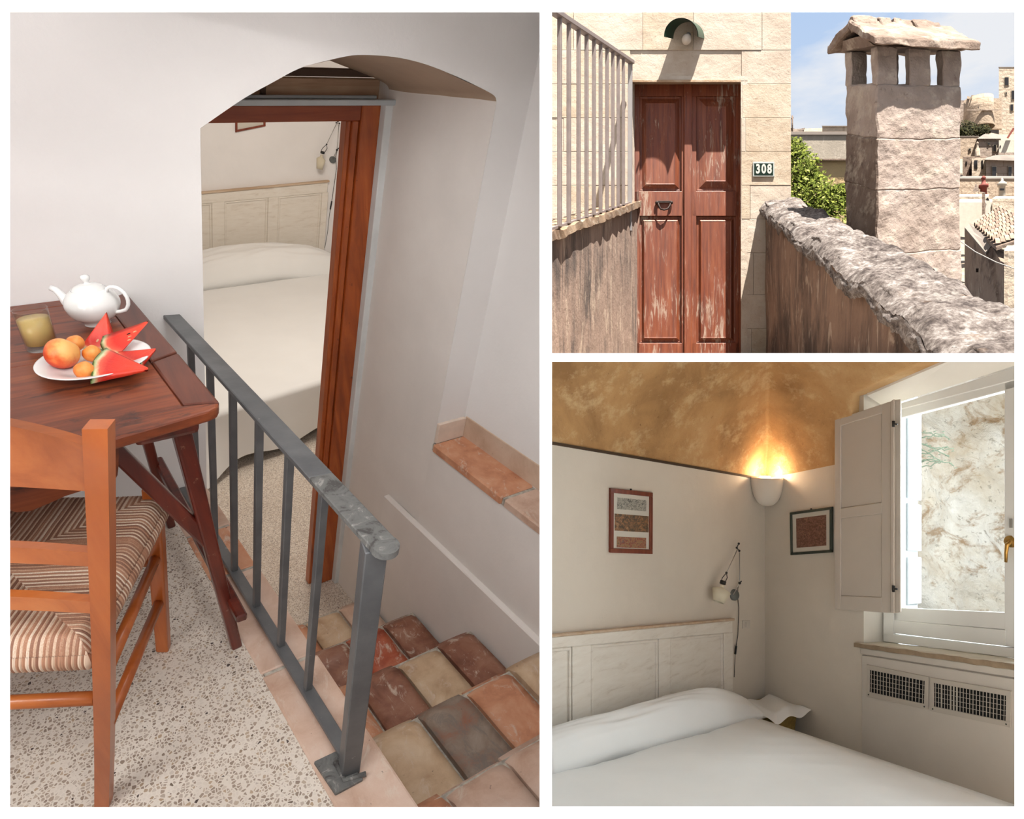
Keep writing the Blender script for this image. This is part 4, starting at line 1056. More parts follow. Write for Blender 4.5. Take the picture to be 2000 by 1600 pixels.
mb = MB(); mb.beam(O(1230, 452, 5.58), O(1231, 122, 5.58), .035, .035, Dv, .003); part('post', mb, plain('light_grey_post', (176, 172, 172), .5), rl)
def stained(name, base, mid, dark, light, amt=.5, vs=1.0):
    n = N(name)
    x = n.ramp(n.noise(2.4, 5, .6), [(.3, mid), (.7, base)])
    st = n.math('ADD', n.math('MULTIPLY', n.noise(1.0, 7, .7, n.mapped((6.5 * vs, 6.5 * vs, 1.0), loc=(2, 0, 0)), 1.0), .6), n.math('MULTIPLY', n.noise(1.7, 4, .6), .4))
    sep = n.node('ShaderNodeSeparateXYZ'); n.link(n.src, sep.inputs[0])
    x = n.mix(n.ramp(st, [(amt, 0.0), (amt + .12, .85)]), x, dark)
    x = n.mix(n.ramp(n.noise(1.0, 7, .7, n.mapped((10, 10, 2.6), loc=(8, 3, 1)), 1.2), [(.56, 0.0), (.62, .75)]), x, light)
    n.set(x, .95); n.bump(n.noise(40, 6, .7), .6, .008); n.bump(n.noise(6, 4, .6), .4, .03); return n.m
M_stain = stained('stained_shaded_render', (182, 154, 136), (156, 130, 114), (58, 46, 42), (206, 184, 162), .49)  # dark streaks are dirt and also stand in for the ledge's shadow
mb = MB(); lw = Ov(.87, 0, -.356)
w0 = B0 - UP * .03
def lowwall(o0, o1, y0, y1): 
    m = MB(); a, b = B0 + lw * o0, B0 + lw * o1; e = Dv * .3; s = -Dv * (s_end + .3)
    m.hexa([a + e + UP * y0, b + e + UP * y0, b + s + UP * y0, a + s + UP * y0], [a + e + UP * y1, b + e + UP * y1, b + s + UP * y1, a + s + UP * y1]); return m
lwt = thing('terrace_wall', 'low stained rendered wall under the bar railing', 'wall', B0 - UP * .5)
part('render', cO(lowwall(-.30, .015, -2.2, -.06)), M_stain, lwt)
cop = lowwall(-.34, .055, -.062, -.008)
bmesh.ops.subdivide_edges(cop.bm, edges=[e for e in cop.bm.edges if e.calc_length() > 1], cuts=60)
for v in cop.bm.verts: v.co += V((noise.noise(v.co * 9), noise.noise(v.co * 9 + V((5, 0, 0))), noise.noise(v.co * 12 + V((0, 5, 0))))) * .016
part('coping', cO(cop), limestone('crumbled_coping', (120, 92, 68), (168, 136, 106), (196, 170, 140)), lwt)

# parapet with rough lichen top
V2 = W(cdir(1303, 259)); PL0 = O(1485, 396, 5.68); PR0 = O(1562, 386, 5.68)
def lichen():
    n = N('lichen_stone')
    f = n.math('ADD', n.math('MULTIPLY', n.noise(9, 6, .65), .55), n.math('MULTIPLY', n.noise(55, 5, .7), .45))
    x = n.ramp(f, [(.40, (62, 50, 46)), (.46, (108, 97, 92)), (.53, (150, 140, 134)), (.60, (194, 188, 184))])
    x = n.mix(n.ramp(n.noise(5, 6, .7), [(.60, 0.0), (.68, .7)]), x, (208, 202, 194)); x = n.mix(n.ramp(n.noise(26, 6, .7), [(.62, 0.0), (.67, .7)]), x, (70, 58, 52))
    x = n.mix(n.ramp(n.noise(8, 5, .6, n.mapped((1, 1, 1), loc=(7, 7, 7))), [(.60, 0.0), (.7, .4)]), x, (160, 126, 92))
    n.set(x, 1.0); n.bump(n.noise(42, 8, .72), .9, .014); return n.m
M_lich = lichen()
M_pst = stained('parapet_render', (170, 138, 116), (140, 110, 92), (60, 42, 34), (206, 184, 164), .46, .55)
par = thing('parapet', 'thick stone parapet with a rough lichen-covered top running from the facade to the right foreground', 'wall', PL0 - UP * .4)
NS, NW, LP = 520, 44, 4.9
def topf(u, v):
    s = LP * u; p = PL0.lerp(PR0, v) - V2 * s
    e = min(v, 1 - v); rnd_ = .045 * max(0, 1 - e / .16) ** 2
    nz = .032 * noise.noise(p * 3.2) + .026 * noise.noise(p * 9) + .009 * noise.noise(p * 21) + .006 * noise.noise(p * 47)
    sd = .035 * noise.noise(V((s * 2.5, v * 2, 3))) * (1 if e < .1 else 0)
    return p + UP * (nz - rnd_) + Ov(1, 0, 0) * sd
mb = MB(); mb.sheet(topf, NS, NW)
def rimf(side):
    def g(u, v):
        p = topf(u, side); o = Ov(-1 if side == 0 else 1, 0, 0) * (.012 * noise.noise(p * 11 + V((0, 0, v * 6))))
        return p - UP * (v * (.045 + .045 * (.5 + noise.noise(V((u * 26, side * 9, 1)))) + .012 * noise.noise(V((u * 90, side * 9, 4))))) + o + Ov(-1 if side == 0 else 1, 0, 0) * .01 * math.sin(v * 3.14)
    return g
mb.sheet(rimf(0), NS, 7); mb.sheet(rimf(1), NS, 5)
part('coping', cO(mb), M_lich, par, 'rough grey lichen-covered top')
mb = MB(); o = Ov(.045, 0, 0)
def facef(side):
    def g(u, v):
        s = LP * u; p = (PL0 if side == 0 else PR0) - V2 * s; return p + o * (1 if side == 0 else -1) - UP * (.03 + v * 2.6) + Ov(1, 0, 0) * .02 * noise.noise(p * 2 + V((0, 0, v * 5)))
    return g
mb.sheet(facef(0), 90, 40); mb.sheet(facef(1), 40, 10); part('rendered_face', cO(mb), M_pst, par, 'dark streaked rendered side')

# chimney
A0 = O(1713, 163, 4.2); E1 = O(1876, 168, 4.42) - A0; E2 = O(1651, 166, 4.72) - A0
def Ck(u, v, h): return A0 + E1 * u + E2 * v + UP * h
chm = thing('chimney', 'tall rough rendered stone chimney with a gabled stone cap, behind the parapet', 'chimney', Ck(.5, .5, -1.5))
M_chim = limestone('chimney_render', (164, 144, 130), (194, 176, 164), (212, 198, 188), .6, 1.0, (108, 82, 66), 1.2)
M_chimd = limestone('chimney_cap_stone', (132, 108, 92), (166, 144, 128), (190, 172, 158), .56, 1.0, (96, 70, 56), 1.2)
def rough(mb, cuts, amp, fr=6.0, sharp=0):
    bmesh.ops.subdivide_edges(mb.bm, edges=mb.bm.edges[:], cuts=cuts, use_grid_fill=True)
    for v in mb.bm.verts:
        c = v.co; v.co = c + V((noise.noise(c * fr), noise.noise(c * fr + V((7, 1, 0))), noise.noise(c * fr + V((1, 7, 3))))) * amp + V((noise.noise(c * fr * 4), noise.noise(c * fr * 4 + V((7, 1, 0))), noise.noise(c * fr * 4 + V((1, 7, 3))))) * amp * .35
    return mb
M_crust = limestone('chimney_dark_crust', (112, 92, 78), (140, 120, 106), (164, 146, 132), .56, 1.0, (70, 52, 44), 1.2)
levels = [0, -.36, -.70, -1.12, -1.9]
mb = MB()
def shaft(h0, h1, gro):
    m = MB(); m.hexa([Ck(-gro, -gro, h1), Ck(1 + gro, -gro, h1), Ck(1 + gro, 1 + gro, h1), Ck(-gro, 1 + gro, h1)], [Ck(-gro, -gro, h0), Ck(1 + gro, -gro, h0), Ck(1 + gro, 1 + gro, h0), Ck(-gro, 1 + gro, h0)], .012); return m
for q in range(4):
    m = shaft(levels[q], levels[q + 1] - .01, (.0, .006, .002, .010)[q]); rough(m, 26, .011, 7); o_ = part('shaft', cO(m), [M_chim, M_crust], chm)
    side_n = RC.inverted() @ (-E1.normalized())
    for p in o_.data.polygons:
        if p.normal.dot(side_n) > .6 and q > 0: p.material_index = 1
HP = .245
for u0, u1, v0, v1 in ((-.0, .23, .0, .17), (.39, .63, .0, .14), (.79, 1.0, .0, .17), (.0, .2, .80, 1.0), (.42, .62, .84, 1.0), (.80, 1.0, .80, 1.0)):
    m = MB(); m.hexa([Ck(u0, v0, -.01), Ck(u1, v0, -.01), Ck(u1, v1, -.01), Ck(u0, v1, -.01)], [Ck(u0 - .01, v0, HP), Ck(u1 + .01, v0, HP), Ck(u1 + .01, v1, HP), Ck(u0 - .01, v1, HP)], .008); rough(m, 8, .009, 9); part('pillar', m, M_chim, chm)
def cslab(v0, h0, v1, h1, th, u0=-.14, u1=1.09):
    m = MB(); m.hexa([Ck(u0, v0, h0 - th), Ck(u1, v0, h0 - th), Ck(u1, v1, h1 - th), Ck(u0, v1, h1 - th)], [Ck(u0, v0, h0), Ck(u1, v0, h0), Ck(u1, v1, h1), Ck(u0, v1, h1)], .01); return rough(m, 16, .014, 8)
part('cap_slab', cslab(-.26, HP + .055, .5, HP + .20, .065), M_chimd, chm); part('cap_slab', cslab(1.22, HP + .055, .5, HP + .20, .065), M_chimd, chm)
for u0, u1 in ((-.10, .20), (.21, .36), (.38, .62), (.64, .98)):
    m = MB(); m.hexa([Ck(u0, .30, HP + .12), Ck(u1, .30, HP + .12), Ck(u1, .72, HP + .12), Ck(u0, .72, HP + .12)], [Ck(u0 + .01, .46, HP + .235), Ck(u1 - .01, .46, HP + .225), Ck(u1 - .01, .56, HP + .225), Ck(u0 + .01, .56, HP + .235)], .008); rough(m, 6, .012, 9); part('ridge_stone', m, M_chimd, chm)
part('cap_base', rough((lambda m: (m.hexa([Ck(-.04, -.04, HP), Ck(1.04, -.04, HP), Ck(1.04, 1.04, HP), Ck(-.04, 1.04, HP)], [Ck(-.1, .2, HP + .07), Ck(1.06, .2, HP + .07), Ck(1.06, .8, HP + .07), Ck(-.1, .8, HP + .07)], 0), m)[1])(MB()), 6, .006), M_chimd, chm)

# shrub
def shrub(name, label, blobs, nl, size, seed, cols, z3=False):
    r = random.Random(seed); t = thing(name, label, 'shrub', blobs[0][0])
    mb = MB(); lay = mb.bm.loops.layers.color.new('tint')
    for _ in range(nl):
        c, rad = r.choice(blobs); d = V((r.gauss(0, 1), r.gauss(0, 1), r.gauss(0, 1))).normalized() * rad * r.random() ** .45
        p = c + d; a = V((r.gauss(0, 1), r.gauss(0, 1), r.gauss(0, 1))).normalized(); b = a.orthogonal().normalized(); s = size * r.uniform(.6, 1.3)
        vs = [mb.bm.verts.new(p + x) for x in (-a * s, b * s * .4, a * s, -b * s * .4)]; f = mb.bm.faces.new(vs); g = r.random()
        for l in f.loops: l[lay] = (g, g, g, 1)
    n = N('leaves_' + str(seed)); at = n.node('ShaderNodeVertexColor'); at.layer_name = 'tint'
    n.set(n.ramp(at.outputs[0], cols), .9, Specular_IOR_Level=0.1)
    n.b.inputs['Subsurface Weight'].default_value = 0.0
    part('foliage', mb, n.m, t, kind='stuff', normals=False)
    mb = MB()
    for c, rad in blobs[:6]: mb.tube([blobs[0][0] - UP * .8, (blobs[0][0] + c) / 2 - UP * .2, c], [.02, .014, .006], 6)
    part('branch', mb, plain('bark', (92, 74, 58), .9), t); return t
shrub('shrub', 'bright green leafy shrub between the facade corner and the chimney',
      [(O(1555, 380, 7.4), .38), (O(1560, 330, 7.4), .25), (O(1548, 295, 7.5), .16), (O(1590, 385, 7.3), .26), (O(1625, 395, 7.2), .20), (O(1577, 350, 7.4), .16), (O(1640, 380, 7.2), .12), (O(1560, 430, 7.2), .4), (O(1620, 440, 7.2), .4)],
      9000, .028, 3, [(0, (96, 112, 40)), (.4, (142, 158, 62)), (.8, (182, 192, 92)), (1, (212, 214, 140))])

# ------------------------------------------------------------------ the town
def bbox_px(x0, y0, x1, y1, Z, dep=None, skew=0.0):
    dep = dep or Z * .08; m = MB(); m.prism([O(x0, y1, Z), O(x1, y1, Z), O(x1, y0, Z), O(x0, y0, Z)], W(cdir((x0 + x1) / 2 + 60, 300)) * dep); return m
def tufab(name, c, v=.12, sc=.35):
    n = N(name); c = col(c); a = tuple(q * (1 - v) for q in c[:3]) + (1,); b = tuple(min(1, q * (1 + v)) for q in c[:3]) + (1,)
    x = n.ramp(n.noise(sc * 3, 6, .65), [(.3, a), (.7, b)]); br = n.node('ShaderNodeTexBrick'); br.inputs['Scale'].default_value = 1.0; br.inputs['Mortar Size'].default_value = .03
    br.inputs['Brick Width'].default_value = .9; br.inputs['Row Height'].default_value = .42; br.inputs['Color1'].default_value = (1, 1, 1, 1); br.inputs['Color2'].default_value = (.9, .88, .86, 1); br.inputs['Mortar'].default_value = (.74, .7, .66, 1)
    mp = n.node('ShaderNodeMapping'); mp.inputs['Rotation'].default_value = (math.pi / 2, 0, 0); n.link(n.src, mp.inputs[0]); n.link(mp.outputs[0], br.inputs['Vector'])
    n.set(n.mix(1.0, x, br.outputs[0], 'MULTIPLY'), .95); n.bump(n.noise(sc * 8, 5), .5, .2); return n.m
T1 = tufab('town_stone', (212, 190, 166)); T2 = tufab('town_stone_grey', (190, 172, 158)); T3 = tufab('town_stone_pale', (230, 212, 190)); T4 = tufab('town_stone_dark', (156, 134, 118))
M_win = plain('dark_window', (34, 30, 30), .3); M_trimst = plain('window_surround', (206, 190, 168), .9)
M_twhite = plain('town_white_render', (232, 222, 206), .9); M_roofg = plain('town_grey_roof', (158, 146, 136), .95, var=.2, sc=1); M_redr = plain('red_roof', (150, 62, 46), .8, var=.15)
M_tiled = plain('dark_roof_tile', (158, 132, 114), .9, var=.3, sc=5); M_tileb = plain('roof_tile', (188, 160, 138), .9, var=.3, sc=5); M_dbush = plain('dark_bush', (70, 72, 44), .9)
def house(label, x0, y0, x1, y1, Z, mat, wins=(), roof=None, dep=None, name='town_house', surround=True):
    t = thing(name, label, 'building', O((x0 + x1) / 2, y1, Z)); part('wall', cO(bbox_px(x0, y0, x1, y1, Z, dep)), mat, t)
    for w in wins:
        a, b, c, d = w[:4]
        if surround:
            f = part('window_surround', bbox_px(a - 1.2, b - 1.5, c + 1.2, d + 1.2, Z - .06, .1), M_trimst, t)
            part('window', bbox_px(a, b, c, d, Z - .10, .08), M_win, f)
        else: part('opening', bbox_px(a, b, c, d, Z - .04, .1), M_win, t)
    if roof: part('roof', cO(bbox_px(x0 - 1, roof, x1 + 1, y0, Z - .04, (dep or Z * .08) + .3)), M_roofg, t)
    return t
# far walls left of the chimney
fw_ = thing('terrace_house', 'long pale building with a grey parapet band seen left of the chimney', 'building', O(1600, 420, 15))
part('wall', cO(bbox_px(1500, 312, 1700, 470, 15.0, 4)), tufab('yellow_block_wall', (214, 186, 136), .1), fw_)
part('parapet_band', cO(bbox_px(1500, 262, 1700, 311, 14.9, 4)), stained('grey_band', (196, 184, 166), (176, 164, 148), (130, 118, 106), (212, 200, 184), .6, .4), fw_)
part('coping', cO(bbox_px(1500, 257, 1700, 263, 14.86, 4.4)), M_roofg, fw_); part('ledge', cO(bbox_px(1500, 310, 1700, 313, 14.88, .2)), T4, fw_)
house('small pale roof hut above the grey parapet band', 1606, 247, 1690, 258, 17.5, T3, roof=245.5, surround=False, name='roof_hut')
for k in range(5): pass
ant = thing('roof_antenna', 'thin antenna and stones on the roof beside the facade corner', 'antenna', O(1547, 257, 16))
mb = MB(); mb.tube([O(1547.5, 262, 16), O(1547.5, 226, 16)], .02, 5); mb.tube([O(1545, 232, 16), O(1550, 230, 16)], .012, 5); part('mast', mb, T4, ant)
mb = MB(); rough(mb.box(lambda a, b, c: O(1541, 260, 16) + Ov(a, c, b), 0, .36, 0, .3, 0, .12), 3, .05); part('stone', mb, T2, ant)
# castle and tower
house('tall square tower house with windows at the right edge of the view', 1951, 132, 2060, 262, 72, T3, ((1963, 151, 1970, 166), (1976.5, 177, 1981, 194), (1974, 204, 1979, 216), (1964.5, 180, 1966.5, 184)), roof=130.5, name='tower_house')
cas = thing('castle_wall', 'round ruined castle bastion with a broken top on the hill', 'castle', O(1915, 250, 62))
mb = MB(); cc = O(1911, 252, 64); mb.lathe(cc, UP, [(1.32, 0), (1.22, 1.9), (1.22, 3.0), (0, 3.0)], 28); part('bastion', mb, T1, cas)
part('curtain_wall', bbox_px(1908, 192, 1956, 252, 64, 3), T1, cas); part('curtain_wall', bbox_px(1868, 196, 1890, 250, 67, 3), T2, cas)
for x, w, h in ((1889, 4, 3), (1897, 5, 5), (1904, 3, 4), (1911, 4, 6), (1919, 6, 8)): part('merlon', bbox_px(x, 191 - h, x + w, 193, 63.4, 1), T1, cas)
part('string_course', bbox_px(1888, 214, 1951, 215.5, 62.6, .3), T2, cas)
part('arrow_slit', bbox_px(1910, 208, 1911.5, 212, 62.6, .1), M_win, cas)
shrub('hillside_bushes', 'dark bushes below the castle bastion', [(O(1884, 252, 58), .8), (O(1895, 254, 58), .6), (O(1908, 258, 57), .7), (O(1920, 256, 57), .6), (O(1880, 260, 57), .5)], 2600, .12, 9, [(0, (50, 54, 34)), (.6, (84, 84, 52)), (1, (120, 112, 70))])
hillm = MB()
def hillf(u, v):
    z = 75 - 58 * v; y = 250 + 330 * v ** 1.05; x = 1480 + 1300 * u
    p = O(x, y, z); return p + UP * (1.2 * noise.noise(V((u * 9, v * 9, 1))) * (.4 + v * .3))
hillm.sheet(hillf, 60, 40); solo('hillside', cO(hillm), limestone('hill_rock', (150, 128, 106), (176, 154, 130), (196, 176, 150)), 'rocky pale hillside under the old town houses', 'hillside')
house('tan house block directly right of the chimney below the bushes', 1860, 267, 1910, 310, 50, T1, ((1893, 290, 1896, 294),), roof=265.5)
house('grey domed-roof house with small dark windows in mid hill', 1911, 270, 1953, 308, 49, T2, ((1930, 279, 1933, 283), (1940.5, 283, 1946, 295)), surround=True)
mb = MB(); mb.hexa([O(1908, 271, 48.8), O(1956, 271, 48.8), O(1956, 271, 53), O(1908, 271, 53)], [O(1922, 262, 49.5), O(1946, 262, 49.5), O(1946, 262, 52), O(1922, 262, 52)]); solo('hipped_roof', mb, M_roofg, 'grey hipped roof over the grey mid-hill house', 'roof')
house('white stepped house with a red roof edge at the right', 1951, 274, 2050, 300, 47, M_twhite, ((1953, 284, 1955, 288),), surround=False)
mb = MB(); mb.hexa([O(1966, 269, 46.5), O(1969, 271, 46.5), O(1969, 271, 47.5), O(1966, 269, 47.5)], [O(1978, 250, 46.5), O(1983, 250, 46.5), O(1983, 250, 47.5), O(1978, 250, 47.5)]); solo('red_gable_edge', mb, M_redr, 'red sloping roof edge above the white house', 'roof')
house('low grey terrace house between the white house and the arched house', 1950, 298, 2050, 315, 45, T2)
house('dark old house with a balcony and tall openings', 1880, 306, 1926, 352, 42, T4, ((1886, 316, 1889, 322), (1893, 330, 1898, 342)), surround=False)
house('pale twin-arched facade beside the dark old house', 1898, 309, 1926, 352, 41, T3, ((1903, 313, 1909, 330), (1917, 313, 1920, 330)), surround=False)
house('broad grey-brown house with an arched doorway', 1926, 311, 2050, 352, 40, T2, ((1938, 326, 1946, 344), (1970, 326, 1976, 350)))
mb = MB(); mb.hexa([O(1924, 312, 39.7), O(2050, 316, 39.7), O(2050, 312, 42), O(1924, 309, 42)], [O(1946, 304, 40), O(2050, 304, 40), O(2050, 303, 42), O(1946, 303, 42)]); solo('slab_roof', mb, M_roofg, 'pale flat roof over the broad grey-brown house', 'roof')
for x, y, w, h, m in ((1909, 277, 4, 28, T3), (1893, 290, 3, 12, T2)): pass
st_ = thing('stone_pinnacle', 'slender stone pinnacle between the mid-hill houses', 'pinnacle', O(1909, 306, 43)); mb = MB(); mb.lathe(O(1909, 306, 43), UP, [(.16, 0), (.13, .5), (.07, .6), (.05, .85), (.09, .9), (.02, 1.0), (0, 1.02)], 10); part('shaft', mb, T3, st_)
house('long flat roof block with a ledge below the arched house', 1872, 350, 2050, 398, 34, T1, roof=347, surround=False)
ry = thing('red_chimney', 'red and brown pot chimney on the long flat roof', 'chimney', O(1921, 386, 30))
mb = MB(); mb.lathe(O(1921, 386, 30), UP, [(.13, 0), (.13, .45), (.19, .47), (.19, .60), (.09, .64), (.07, .85), (.11, .9), (.05, 1.0), (0, 1.03)], 12); part('pot', mb, M_redr, ry); part('stem', bbox_px(1914, 375, 1926, 400, 29.9, .4), T3, ry)
wy = thing('white_chimney', 'white turret chimney with a ball finial', 'chimney', O(1957, 386, 30))
mb = MB(); mb.lathe(O(1957, 390, 30), UP, [(.13, 0), (.13, .62), (.18, .64), (.18, .76), (.10, .84), (.05, .88), (.06, .94), (.03, 1.0), (0, 1.02)], 12); part('turret', mb, M_twhite, wy)
mb = MB()
for k in range(4): mb.box(lambda a, b, c: O(1953 + k * 2.2, 372, 29.8) + Ov(a, c, b), 0, .025, -.02, .02, 0, .09)
part('vent_slot', mb, M_win, wy)
cowl = thing('cowl_chimney', 'slate-coloured gabled chimney cowl left of the red chimney', 'chimney', O(1906, 376, 30)); mb = MB(); mb.hexa([O(1900, 374, 30), O(1912, 374, 30), O(1912, 374, 30.4), O(1900, 374, 30.4)], [O(1905, 360, 30), O(1908, 360, 30), O(1908, 360, 30.4), O(1905, 360, 30.4)]); part('cowl', mb, T2, cowl); part('stem', bbox_px(1906, 373, 1911, 384, 30, .3), T3, cowl)
house('cream flat-roofed building right behind the chimney', 1870, 384, 1930, 394, 27, T3, surround=False)
house('bright white walled building above the tiled roof', 1870, 395, 1938, 460, 25, M_twhite, surround=False)
flue = thing('flue_pipe', 'dark square flue standing on the white building', 'flue', O(1920, 420, 22)); part('pipe', bbox_px(1918, 376, 1924, 421, 22, .15), T4, flue); part('gable_cap', bbox_px(1925, 390, 1934, 421, 22.1, .2), M_twhite, flue)
mb = MB(); mb.poly([O(1926.5, 392, 22.0), O(1932, 392, 22.0), O(1929.5, 385.5, 22.0)]); mb.prism([O(1926.5, 390, 22.0), O(1932, 390, 22.0), O(1929.5, 386, 22.0)], Ov(0, 0, .06)); part('vent_opening', mb, M_win, flue)
house('cream building with a balcony line at the right edge', 1938, 388, 2060, 416, 24, T3, surround=False)
# tiled roof in front
tr_ = thing('tiled_roof_house', 'house with a clay tiled pitched roof and stained side wall at the right', 'building', O(1940, 560, 15))
def roofP(a, b):          # a up the slope, b along the eaves
    p00, p10, p01, p11 = O(1902, 444, 16), O(1946, 482, 13.5), O(1952, 409, 17.5), O(2040, 452, 14)
    return p00.lerp(p10, b).lerp(p01.lerp(p11, b), a)
mb = MB(); mb.hexa([roofP(0, 0) - UP * .08, roofP(0, 1) - UP * .08, roofP(1, 1) - UP * .08, roofP(1, 0) - UP * .08], [roofP(0, 0), roofP(0, 1), roofP(1, 1), roofP(1, 0)]); rf = part('roof', mb, T4, tr_)
rr = random.Random(4)
for b in range(9):
    for a in range(10):
        b0, b1 = b / 9, (b + .85) / 9; a0, a1 = a / 10, (a + 1.12) / 10; h = rr.uniform(.02, .05); mb = MB()
        def tf(u, v): p = roofP(a0 + (a1 - a0) * u, b0 + (b1 - b0) * v); return p + UP * (.02 + .09 * math.sin(math.pi * v) + .03 * (1 - u) + h * .3)
        mb.sheet(tf, 1, 4); part('roof_tile', mb, (M_tileb if rr.random() < .5 else M_tiled), rf)
M_side = stained('stained_side_wall', (176, 150, 130), (158, 132, 114), (84, 62, 52), (196, 176, 156), .5, .35)
w_ = lambda pts, Zs: [O(x, y, z) for (x, y), z in zip(pts, Zs)]
mb = MB(); a = w_(((1884, 444), (1926, 492), (1938, 482), (1960, 520), (1960, 640), (1884, 640)), (15.5, 14.2, 14.1, 13.2, 13.2, 15.5)); mb.prism(a, Ov(.9, 0, .5)); part('side_wall', cO(mb), M_side, tr_)
mb = MB(); mb.prism(w_(((1884, 444), (1893, 437), (1940, 474), (1926, 494)), (15.4, 15.6, 14.2, 14.1)), UP * -.05); part('gutter_ledge', mb, M_roofg, tr_)
mb = MB(); mb.prism(w_(((1893, 437), (1922, 418), (1930, 428), (1902, 446)), (15.7, 17, 17, 15.7)), UP * -.3); part('gable_steps', mb, T2, tr_)
part('opening', bbox_px(1906, 525, 1911, 532, 14.4, .1), M_win, tr_)
house('sunlit tan building below the tiled roof at the far right', 1961, 490, 2060, 640, 12.6, T3, surround=False)
wire = solo('cable', MB().tube([O(1868, 466, 11), O(1905, 492, 10.5), O(1945, 512, 10), O(1990, 528, 9.6)], .008, 5), plain('pale_cable', (190, 184, 176), .6), 'thin pale cable crossing in front of the stained side wall', 'cable')
# ================================================================== the bedroom with the vaulted tufa ceiling
ALB = 1.0
M_cream = plaster('cream_plaster', (216, 206, 192), 0.04)
SC = 1.2; I0, J0 = 2.9179 * SC, -2.3367 * SC
def Bk(k): return 1.50 + k * SC          # measured heights (eye level 0) -> height over the bedroom floor
def cB(mb): mb.clip(*CL_B); return mb
ZS = Bk(.567)
# walls: 1 with the headboard (j = J0), 2 with the window (i = I0)
mb = MB(); mb.box(Bd, -2.0, I0 + .3, J0 - .25, J0, 0, ZS); struct('wall_left', cB(mb), M_cream)
def w2(j0, j1, z0, z1, i0=I0, i1=None, name='wall_right', m=None):
    mb = MB(); mb.box(Bd, i0, i1 or I0 + .45, j0, j1, z0, z1); return struct(name, cB(mb), m or M_cream)
JR0 = Bd.hit(1687, 1253, i=I0).y; ZSILL = Bd.hit(1690, 1256, i=I0).z
JR1 = -.30                                   # right side of the recess, out of the frame
ZRT = Bd.hit(1700, 772, i=I0).z
w2(J0, JR0, 0, ZRT + .02); w2(JR1, 1.5, 0, 3.4); w2(JR0, JR1, 0, ZSILL - .035)
mb = MB(); mb.box(Bd, -2.2, I0 + .5, J0 - .3, 2.2, -.08, 0); struct('floor', cB(mb), M_terr)
mb = MB(); mb.box(Bd, -2.3, -2.1, J0 - .3, 2.2, 0, 3.4); struct('wall_back', cB(mb), M_cream)
mb = MB(); mb.box(Bd, -2.3, I0 + .5, 1.5, 1.7, 0, 3.4); struct('wall_front', cB(mb), M_cream)
# cross vault
def vault_h(t): return .80 * math.sin(min(1, t / 1.9) * math.pi / 2) ** .8 if t > 0 else 0
def vz(i, j):
    ti, tj = I0 - i, j - J0
    hj = 1.30 * (1 - (1 - min(1, tj / 1.8)) ** 2.0) ** .62 if tj > 0 else 0     # rises from the headboard wall
    hi = 1.15 * (1 - (1 - min(1, ti / 1.9)) ** 2.0) ** .52 if ti > 0 else 0     # rises from the window wall
    return hj, hi
HA, HB = Bd.hit(1700, 772, i=I0), Bd.hit(1860, 704, i=I0)
def ZHD(j): return HA.z + (HB.z - HA.z) * max(0, (j - HA.y)) / (HB.y - HA.y)
mb = MB()
def vf(u, v):
    tj = 3.2 * u ** 1.6; ti = 5.2 * v ** 1.6; i, j = I0 - ti, J0 + tj
    hj, hi = vz(i, j); h = min(hj, hi)
    if j > JR0 - .04: h = max(h, ZHD(j) + .015 - ZS)
    p = Bd(i, j, ZS + h); return p + V((noise.noise(p * 2.2), noise.noise(p * 2.2 + V((4, 0, 0))), noise.noise(p * 2.2 + V((0, 4, 0))))) * .018 * min(1, tj * 6, ti * 6)
mb.sheet(vf, 110, 110)
struct('ceiling', cB(mb), M_tufa)
# joint line under the vault on the headboard wall
mb = MB(); mb.box(Bd, -.5, I0 - .12, J0, J0 + .012, ZS - .010, ZS + .004); struct('trim_5', cB(mb), plain('dark_joint', (70, 52, 34), .9))
# sconce in the corner
SCN = Bd(I0 - .02, J0 + .02, Bk(.555)); inn = (Bd(-1, 0.8, 0) - Bd(0, 0, 0)); inn = (Ov(0, 0, -1)).normalized()
sc_ = thing('corner_sconce', 'white plaster uplight sconce glowing in the corner under the vault', 'lamp', O(1498, 955, 4.62))
mb = MB(); ctr = O(1498, 932, 4.66); rx = 32 / FOC * 4.55; hz = 58 / FOC * 4.55
def bowl(u, v):
    a = math.pi * 2 * u; th = v * math.pi / 2; r = rx * math.cos(th) ** .75 if th < math.pi / 2 else 0
    return ctr + Ov(1, 0, 0) * r * math.cos(a) + Ov(0, 0, 1) * (r * .85 * math.sin(a)) - UP * hz * math.sin(th) ** 1.1
mb.sheet(bowl, 48, 16)
M_scn = plain('sconce_plaster', (214, 206, 194), .8, var=.02); o_ = part('bowl', mb, M_scn, sc_); 
sm = o_.modifiers.new('thickness', 'SOLIDIFY'); sm.thickness = .006
mb = MB(); mb.ball(ctr + Ov(.0, -.05, -.0), .025, n=10); ml = N('halogen_bulb'); ml.set((1, 1, 1), .5); ml.b.inputs['Emission Color'].default_value = (1, .78, .5, 1); ml.b.inputs['Emission Strength'].default_value = 30
part('bulb', mb, ml.m, sc_)
point('sconce_light', ctr + Ov(.0, .02, -.035), 4.2, (1.0, .76, .50), .03)
